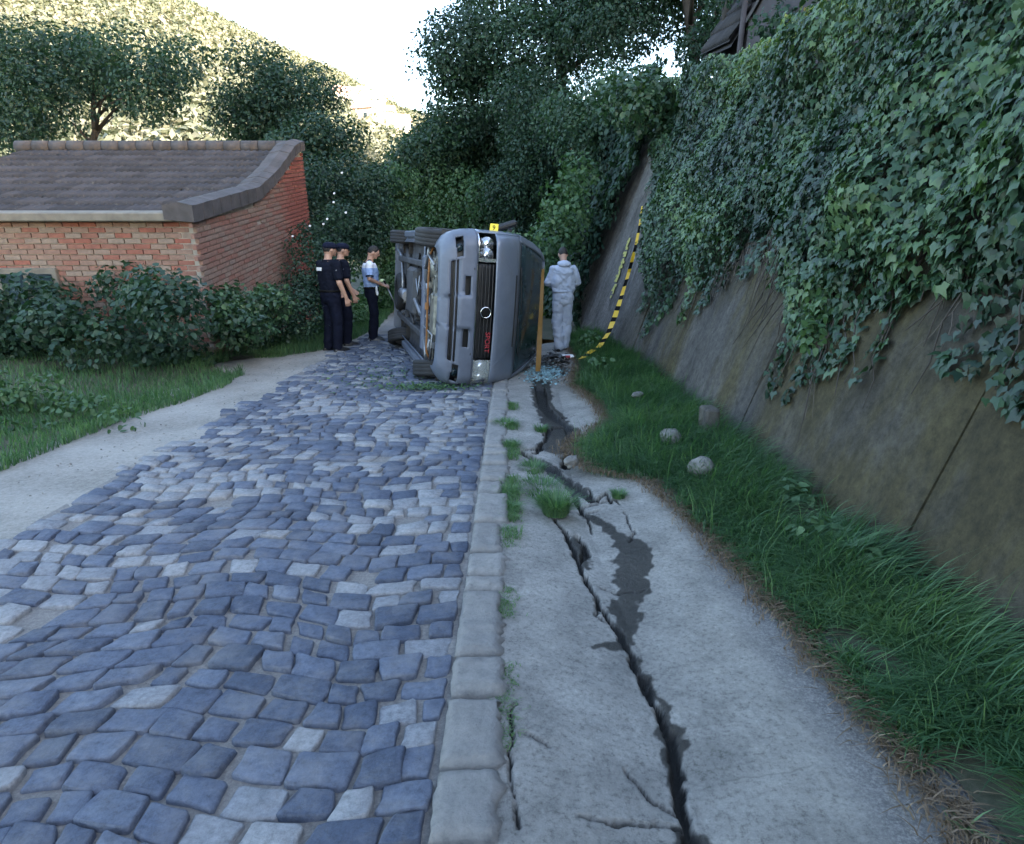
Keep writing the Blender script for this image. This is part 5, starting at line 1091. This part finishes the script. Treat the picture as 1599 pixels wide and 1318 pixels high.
sh = [('dark shrub mass under the tall tree', 800, 900, 150, 290, 21, 20, .6, 1.1, .35, 'leaf_dark'), ('mid green shrub above the light ivy mound', 880, 1000, 120, 235, 18, 18, .5, .95, .42, 'leaf_dark'),
      ('bushy shrub left of the tall tree', 660, 800, 190, 290, 26, 24, .8, 1.3, .5, 'leaf_dark'), ('rounded bush at the far bend of the lane', 628, 700, 215, 340, 31, 22, .8, 1.4, .5, 'leaf_dark'), ('shadowy shrub hanging over the van', 780, 860, 270, 380, 22, 20, .5, .9, .28, 'leaf_dark'),
      ('low shrub behind the fence at the bend', 612, 668, 290, 372, 44, 14, 1.2, 2., .45, 'leaf_dark')]
for i, (lab, a, b_, c_, d_, Y, n_, r0, r1, t_, mm) in enumerate(sh):
    plant('shrub', lab, 'shrub', jitter_blobs(a, b_, c_, d_, Y, n_, r0, r1, 50 + i, t_), 50 if Y < 30 else 30, .15 if Y < 24 else .2, M[mm], 'oval', seed=50 + i, droop=.6)
plant('shrub', 'overhanging shrub along the wall top above the tape', 'shrub', jitter_blobs(980, 1160, 120, 215, 13.5, 18, .35, .7, 61, .5, .8), 90, .11, M['leaf_ivy'], 'heart', seed=61)
plant('shrub', 'green shrub on the wall top below the terrace house', 'shrub', jitter_blobs(1150, 1330, 110, 170, 10.5, 16, .25, .45, 62, .6, .8), 110, .10, M['leaf_ivy'], 'heart', seed=62)
plant('shrub', 'climbing shrub spreading over the dark gable of the terrace house', 'shrub', jitter_blobs(1195, 1260, 30, 90, 13.4, 9, .2, .45, 63, .4, .3), 70, .10, M['leaf_dark'], 'heart', seed=63)
plant('shrub', 'large shrub above the wall at far right beside the house', 'shrub', jitter_blobs(1290, 1640, -130, 20, 9.5, 30, .35, .7, 64, .45, .8), 80, .10, M['leaf_ivy'], 'heart', seed=64)
plant('tree', 'tree behind the gable at the far right edge', 'tree', jitter_blobs(1300, 1600, -160, 40, 16, 26, .7, 1.2, 65, .4), 45, .15, M['leaf_dark'], 'oval', stems=trunk(AT(1450, 120, 16), AT(1460, -100, 16), .18, 4), seed=65)

# --- left side
plant('tree', 'slender tree behind the tiled roof with gaps of bright hillside', 'tree', jitter_blobs(352, 440, 85, 205, 22, 24, .35, .8, 70, .35, 1.), 42, .17, M['leaf_dark'], 'oval', stems=trunk(AT(395, 260, 22), AT(395, 140, 22), .10, 5, 8, 1.2), hollow=.3, seed=70)
plant('tree', 'tree at the far left behind the roof', 'tree', jitter_blobs(-60, 335, 60, 215, 20, 46, .5, 1., 71, .35, 1.5), 42, .16, M['leaf_dark'], 'oval', stems=trunk(AT(150, 260, 20), AT(145, 150, 20), .13, 6, 7, 1.6), seed=71)
plant('tree', 'tall dark tree right behind the brick corner', 'tree', jitter_blobs(440, 545, 195, 300, 20, 22, .45, .85, 72, .3, 1.) + jitter_blobs(430, 520, 110, 200, 22, 14, .35, .7, 73, .35), 45, .16, M['leaf_dark'], 'oval', stems=trunk(AT(505, 400, 20), AT(497, 260, 20), .1, 7, 5, 1.0), seed=72)
plant('shrub', 'dark hedge mass behind the officers', 'shrub', jitter_blobs(475, 580, 260, 420, 17.5, 40, .4, .75, 74, .27, .8), 60, .13, M['leaf_dark'], 'oval', seed=74)
plant('shrub', 'lighter vine covered bush between officers and the van', 'shrub', jitter_blobs(570, 628, 265, 430, 20, 34, .4, .7, 75, .55, .8) + jitter_blobs(585, 620, 400, 470, 19, 10, .3, .5, 76, .45, .5), 60, .13, M['leaf_fresh'], 'heart', seed=75, droop=.9)
rs_b = plant('rose_bush', 'dark rose bush with a few white blooms beside the brick corner', 'bush', jitter_blobs(462, 520, 375, 480, 13.2, 24, .22, .42, 77, .3, .4) + jitter_blobs(470, 540, 330, 380, 13.6, 10, .2, .35, 78, .3, .3), 150, .075, M['leaf_dark'], 'oval', seed=77)
for (a, b_) in ((522, 302), (511, 342), (484, 353), (457, 369), (534, 270), (521, 316), (505, 350), (540, 332)):
    mb = MB(); c = AT(a, b_, 13.1 if b_ > 310 else 13.8)
    for k in range(6): mb.ball((math.cos(k) * .012, math.sin(k * 1.3) * .01, math.sin(k) * .012), .011, 6)
    o = mb.build('bloom', M['flower'], rs_b); o.location = c - rs_b.location
plant('shrub', 'leafy weeds piled against the brick gable wall', 'shrub', jitter_blobs(330, 440, 445, 510, 10.4, 34, .15, .3, 79, .5, .6) + jitter_blobs(352, 400, 480, 530, 9.6, 14, .16, .3, 80, .4, .3), 150, .075, M['leaf_ivy'], 'heart', seed=79, up=.3, hollow=.15)
plant('shrub', 'dark bushy undergrowth left of the officers', 'shrub', jitter_blobs(385, 495, 455, 520, 11.6, 26, .2, .36, 81, .35, .5), 140, .07, M['leaf_dark'], 'oval', seed=81)
plant('shrub', 'tall bushes in front of the eaves wall at far left', 'shrub', jitter_blobs(-80, 290, 440, 570, 9.2, 70, .18, .38, 82, .4, .8), 130, .085, M['leaf_dark'], 'heart', seed=82)
plant('shrub', 'low leafy plants on the left verge near the road', 'shrub', jitter_blobs(-60, 200, 600, 700, 6.3, 20, .15, .3, 83, .5, .4), 170, .06, M['leaf_fresh'], 'heart', seed=83)
plant('shrub', 'low weeds spilling along the lane beyond the third officer', 'shrub', [((-3.5 - .1 * k + random.uniform(-.2, .2), 14.2 + .75 * k, .18), (.5, .6, .34), .5) for k in range(15)], 90, .10, M['leaf_fresh'], 'heart', seed=84, up=.8)
# sunlit trees further down the valley
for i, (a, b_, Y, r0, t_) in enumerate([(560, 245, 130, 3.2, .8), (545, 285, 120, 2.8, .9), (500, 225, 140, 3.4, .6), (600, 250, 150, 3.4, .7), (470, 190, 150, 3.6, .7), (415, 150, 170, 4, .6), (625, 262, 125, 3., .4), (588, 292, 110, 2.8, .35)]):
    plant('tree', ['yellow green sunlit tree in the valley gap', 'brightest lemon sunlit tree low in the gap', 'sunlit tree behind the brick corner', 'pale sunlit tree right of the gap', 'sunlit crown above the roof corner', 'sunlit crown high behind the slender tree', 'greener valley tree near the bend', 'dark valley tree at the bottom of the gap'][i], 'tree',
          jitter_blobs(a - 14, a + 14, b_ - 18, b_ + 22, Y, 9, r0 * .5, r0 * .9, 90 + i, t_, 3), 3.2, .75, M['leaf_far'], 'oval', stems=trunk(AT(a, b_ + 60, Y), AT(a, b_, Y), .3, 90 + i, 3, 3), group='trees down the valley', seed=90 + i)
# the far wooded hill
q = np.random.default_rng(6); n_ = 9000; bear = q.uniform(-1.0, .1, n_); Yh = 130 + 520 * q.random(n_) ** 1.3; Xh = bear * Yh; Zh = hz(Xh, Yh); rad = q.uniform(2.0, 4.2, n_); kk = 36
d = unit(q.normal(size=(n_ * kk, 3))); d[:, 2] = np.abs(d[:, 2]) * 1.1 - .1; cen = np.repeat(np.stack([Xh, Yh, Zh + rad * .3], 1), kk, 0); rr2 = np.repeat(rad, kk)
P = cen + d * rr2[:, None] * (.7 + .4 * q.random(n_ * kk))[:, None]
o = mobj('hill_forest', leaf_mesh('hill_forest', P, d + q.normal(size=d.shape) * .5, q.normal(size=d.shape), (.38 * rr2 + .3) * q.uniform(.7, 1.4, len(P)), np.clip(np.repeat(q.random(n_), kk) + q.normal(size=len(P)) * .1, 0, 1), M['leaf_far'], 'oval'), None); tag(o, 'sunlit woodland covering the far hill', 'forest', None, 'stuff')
for i, (a, Y) in enumerate([(590, 230), (612, 250), (632, 240), (578, 300), (604, 330), (560, 260)]):
    X = (a - PX) / F * Y * 1.0; z_ = float(hz(np.array([X]), np.array([Y * 1.]))[0]) + .5
    hs = thing('valley_house', ['pink rendered house lowest in the valley gap', 'cream house in the middle of the valley gap', 'small house nearest the trees on the right of the gap', 'pale house higher on the slope', 'white house highest on the slope', 'pale house at the left of the gap'][i], 'house', (X, Y, z_), R(20 * (i % 3) - 20), 'houses on the far slope')
    mb = MB(); mb.box((0, 0, 2.5), (8, 7, 6)); mb.build('wall', M['render'], hs); mb = MB(); mb.add([(-4.5, -4, 5.5), (4.5, -4, 5.5), (4.5, 4, 5.5), (-4.5, 4, 5.5), (-4.5, 0, 8.2), (4.5, 0, 8.2)], [(0, 1, 5, 4), (2, 3, 4, 5), (0, 4, 3), (1, 2, 5), (3, 2, 1, 0)]); mb.build('roof', M['redroof'], hs)
    for x_ in (-2, 1.6): mb = MB(); mb.box((x_, -3.52, 3.4), (1.2, .1, 1.5)); mb.build('window', M['glass'], hs)

# --- grass
def patch(n, fx, seed): r = np.random.default_rng(seed); return fx(r, n)
def gmesh(name, label, P, h, wd, bend, m=None, seed=1, tint=None, cat='grass'):
    r = np.random.default_rng(seed); n = len(P); h = h * r.uniform(.45, 1.15, n); t = np.clip((tint if tint is not None else .45) + r.normal(size=n) * .18, 0, 1)
    o = mobj(name, grass_mesh(name, P, h, wd * r.uniform(.7, 1.2, n), bend * r.uniform(.3, 1.3, n), m or M['grass'], t, seed)); return tag(o, label, cat, None, 'stuff')
# right berm
r = np.random.default_rng(1); n_ = 62000; y = 1.2 + 12.0 * r.random(n_) ** 1.25; x0 = np.interp(y, [1.2, 2.6, 3.4, 4.2, 4.6, 4.85, 5.2, 5.5, 5.8, 6.4, 7.2, 8.3, 9, 9.8, 12, 13.4], [1.33, 1.27, 1.19, 1.10, 1.0, .62, .50, .50, .62, .96, .95, .78, .86, 1.0, 1.05, .9]); x1 = wallx(y) + .05
t = r.random(n_); x = x0 + (x1 - x0) * t + r.normal(size=n_) * .02 + .08 * (vn(y * 4, y * 0, 5) - .5); z = -.03 + .07 * np.clip((x - re_(4)) / .7 + .15, 0, 1); z = np.where(x < 1.15, -.03 + .04 * (x > 1), z)
keep = (vn(x * 3.5, y * 3.5, 77) > .36) | ((y > 4.6) & (y < 6.4)); hh = (.09 + .15 * np.clip((x - x0) / .3, 0, 1) * np.clip((x1 - x) / .25 + .45, 0, 1)) * (.7 + .6 * vn(x * 3, y * 3, 78)) * np.where((y > 4.6) & (x < 1.05), .75, 1); P = np.stack([x, y, z], 1)
gmesh('tall_grass', 'tall green grass growing along the foot of the retaining wall', P[keep], hh[keep] * 1.35, .009, 1.05, seed=2, tint=.0 + .95 * vn(x[keep] * 2, y[keep] * 2, 79))
k2 = r.random(n_) < .13; P2 = P[k2].copy(); P2[:, 0] = x0[k2] - .03 + r.normal(size=k2.sum()) * .05; P2[:, 2] = .0
gmesh('dry_thatch', 'brown dry thatch along the edge between grass and concrete', P2, np.full(len(P2), .07), .006, 1.7, M['dry'], 3, cat='dry grass')
gmesh('wispy_grass', 'taller wispy grass stalks standing above the berm', P[keep][::60], np.full(len(P[keep][::60]), .42), .005, .5, seed=4, tint=.6)
# broad weeds among the grass
for i, (x_, y_, z_, s_) in enumerate([(1.62, 3.35, .16, .10), (1.7, 3.0, .15, .12), (1.30, 5.75, .1, .08), (1.72, 3.9, .17, .11), (1.2, 8.9, .15, .16), (1.3, 11.0, .2, .2)]):
    plant('broadleaf_weed', ['light broadleaf weed among the tall grass near the wall foot', 'broadleaf weed at the right edge of the grass', 'small weed beside the pale rock', 'weed under the stained wall', 'weed clump beyond the tape foot', 'weeds behind the tape'][i], 'weed', [((x_, y_, z_), (s_, s_, s_ * .8), .7)], 420, .07, M['leaf_fresh'], 'heart', seed=200 + i, up=1., group='weeds in the grass')
# tufts in the cracks and by the kerb
tufts = [(868, 800, .085, .17, 900, 'round bright tuft of grass growing from the crack'), (966, 775, .045, .07, 240, 'tiny mossy tuft right of the crack network'), (790, 668, .09, .12, 500, 'grass tuft on the kerb edge nearest the van'), (797, 700, .07, .10, 300, 'thin grass behind the kerb joint'),
         (832, 732, .10, .07, 420, 'low grass strip beside the wide crack'), (845, 762, .16, .07, 560, 'flat grass strip crossing the broken concrete'), (793, 775, .06, .10, 400, 'grass clump against the kerb left of the tuft'), (798, 800, .055, .09, 300, 'small clump below the kerb grass'), (845, 672, .06, .08, 220, 'yellowish sprig beside the wet patch'),
         (808, 1068, .035, .035, 260, 'mossy weed at the broken kerb stone'), (790, 980, .02, .03, 90, 'thin moss line along the kerb'), (800, 890, .02, .04, 80, 'sparse dry grass beside the kerb'), (410, 555, .25, .1, 900, 'short grass clump at the edge of the dusty apron'), (440, 470, .1, .1, 10, 'grass by the weeds')]
for i, (a, b_, rr2, h_, n2, lab) in enumerate(tufts[:-1]):
    c = G(a, b_, -.03 if a > 786 and a < 1000 else 0); r = np.random.default_rng(300 + i); an = r.random(n2) * 6.28; q = rr2 * np.sqrt(r.random(n2)); P = np.stack([c.x + q * np.cos(an) * (1 if rr2 < .2 else 1.6), c.y + q * np.sin(an) * (1.5 if i in (4, 5) else 1), np.full(n2, -.04 if a > 786 else -.01)], 1)
    T_ = thing('grass_tuft', lab, 'grass', (c.x, c.y, -.03)); P = P - np.array([c.x, c.y, -.03]); tt = np.clip(.62 + r.normal(size=n2) * .2, 0, 1)
    o = mobj('blades', grass_mesh('blades', P, h_ * r.uniform(.5, 1.1, n2), .0055 * r.uniform(.7, 1.2, n2), r.uniform(.2, 1.1, n2), M['grass'] if i != 10 else M['dry'], tt, 300 + i), None, T_); o['kind'] = 'stuff'
r = np.random.default_rng(44); n_ = 5200; y = r.uniform(1.9, 7.2, n_); x = -.03 + r.normal(size=n_) * .028 + .05 * (y > 3.6) * r.random(n_); k_ = (vn(y * 3.1, y * 0, 90, 2) > .56 - .12 * (y > 3.6)) ; P = np.stack([x, y, np.full(n_, -.01)], 1)[k_]
gmesh('kerb_weeds', 'thin yellowish weeds sprouting along the joint between kerb and channel', P, np.where(P[:, 1] > 3.6, .075, .03), .0045, 1.2, seed=44, tint=.75, cat='weeds')
# left verge
r = np.random.default_rng(9); n_ = 70000; y = 1.5 + 22 * r.random(n_) ** 1.3; xe = np.array([ge(v) for v in y]); x = xe + .05 - 4.5 * r.random(n_) ** 1.5 + .12 * (vn(y * 3, y * 0, 6) - .5); z = zv(x, y) - .02
apr = (y > 9.1) & (y < 10.7) & (x > -4.3); keep = ~apr; P = np.stack([x, y, np.maximum(z, -.03)], 1)[keep]
gmesh('verge_grass', 'green grass and weeds covering the left verge', P, np.where(P[:, 1] < 9, .16, .24) * (.5 + vn(P[:, 0] * 2, P[:, 1] * 2, 80)), .009, .7, seed=5, tint=.3 + .5 * vn(P[:, 0] * 1.5, P[:, 1] * 1.5, 81))
# crushed leaves under the van and leaf litter on the cobbles
r = np.random.default_rng(10); n_ = 520; P = np.stack([-1.0 + r.normal(size=n_) * .28, 8.05 + r.normal(size=n_) * .10, .01 + .03 * r.random(n_)], 1); n2 = 260; P = np.concatenate([P, np.stack([-1.75 + r.normal(size=n2) * .38, 8.7 + r.normal(size=n2) * .6, np.full(n2, .016)], 1)])
N = r.normal(size=P.shape) * .4 + np.array([0, 0, 1]); T = r.normal(size=P.shape); o = mobj('leaf_litter', leaf_mesh('leaf_litter', P, N, T, r.uniform(.03, .06, len(P)), np.clip(r.normal(size=len(P)) * .2 + .6, 0, 1), M['leaf_fresh'], 'oval'), None); tag(o, 'torn green leaves littering the cobbles in front of the van', 'leaves', None, 'stuff')
n_ = 150; vm = VT.matrix_world; Q = [vm @ Vector((-.965 - .01, random.uniform(.4, 1.9), random.uniform(.7, 1.6))) for _ in range(n_)]; P = np.array([(q.x, q.y, q.z - .02) for q in Q]); N = r.normal(size=P.shape) * .4 + np.array([0, 0, 1]); T = r.normal(size=P.shape)
o = mobj('fallen_leaves', leaf_mesh('fallen_leaves', P, N, T, r.uniform(.03, .06, n_), np.full(n_, .8), M['leaf_fresh'], 'oval'), None); tag(o, 'green leaves fallen on the upper flank of the van', 'leaves', None, 'stuff')
# weeds between kerb and cobbles: dry roots material fallback done above
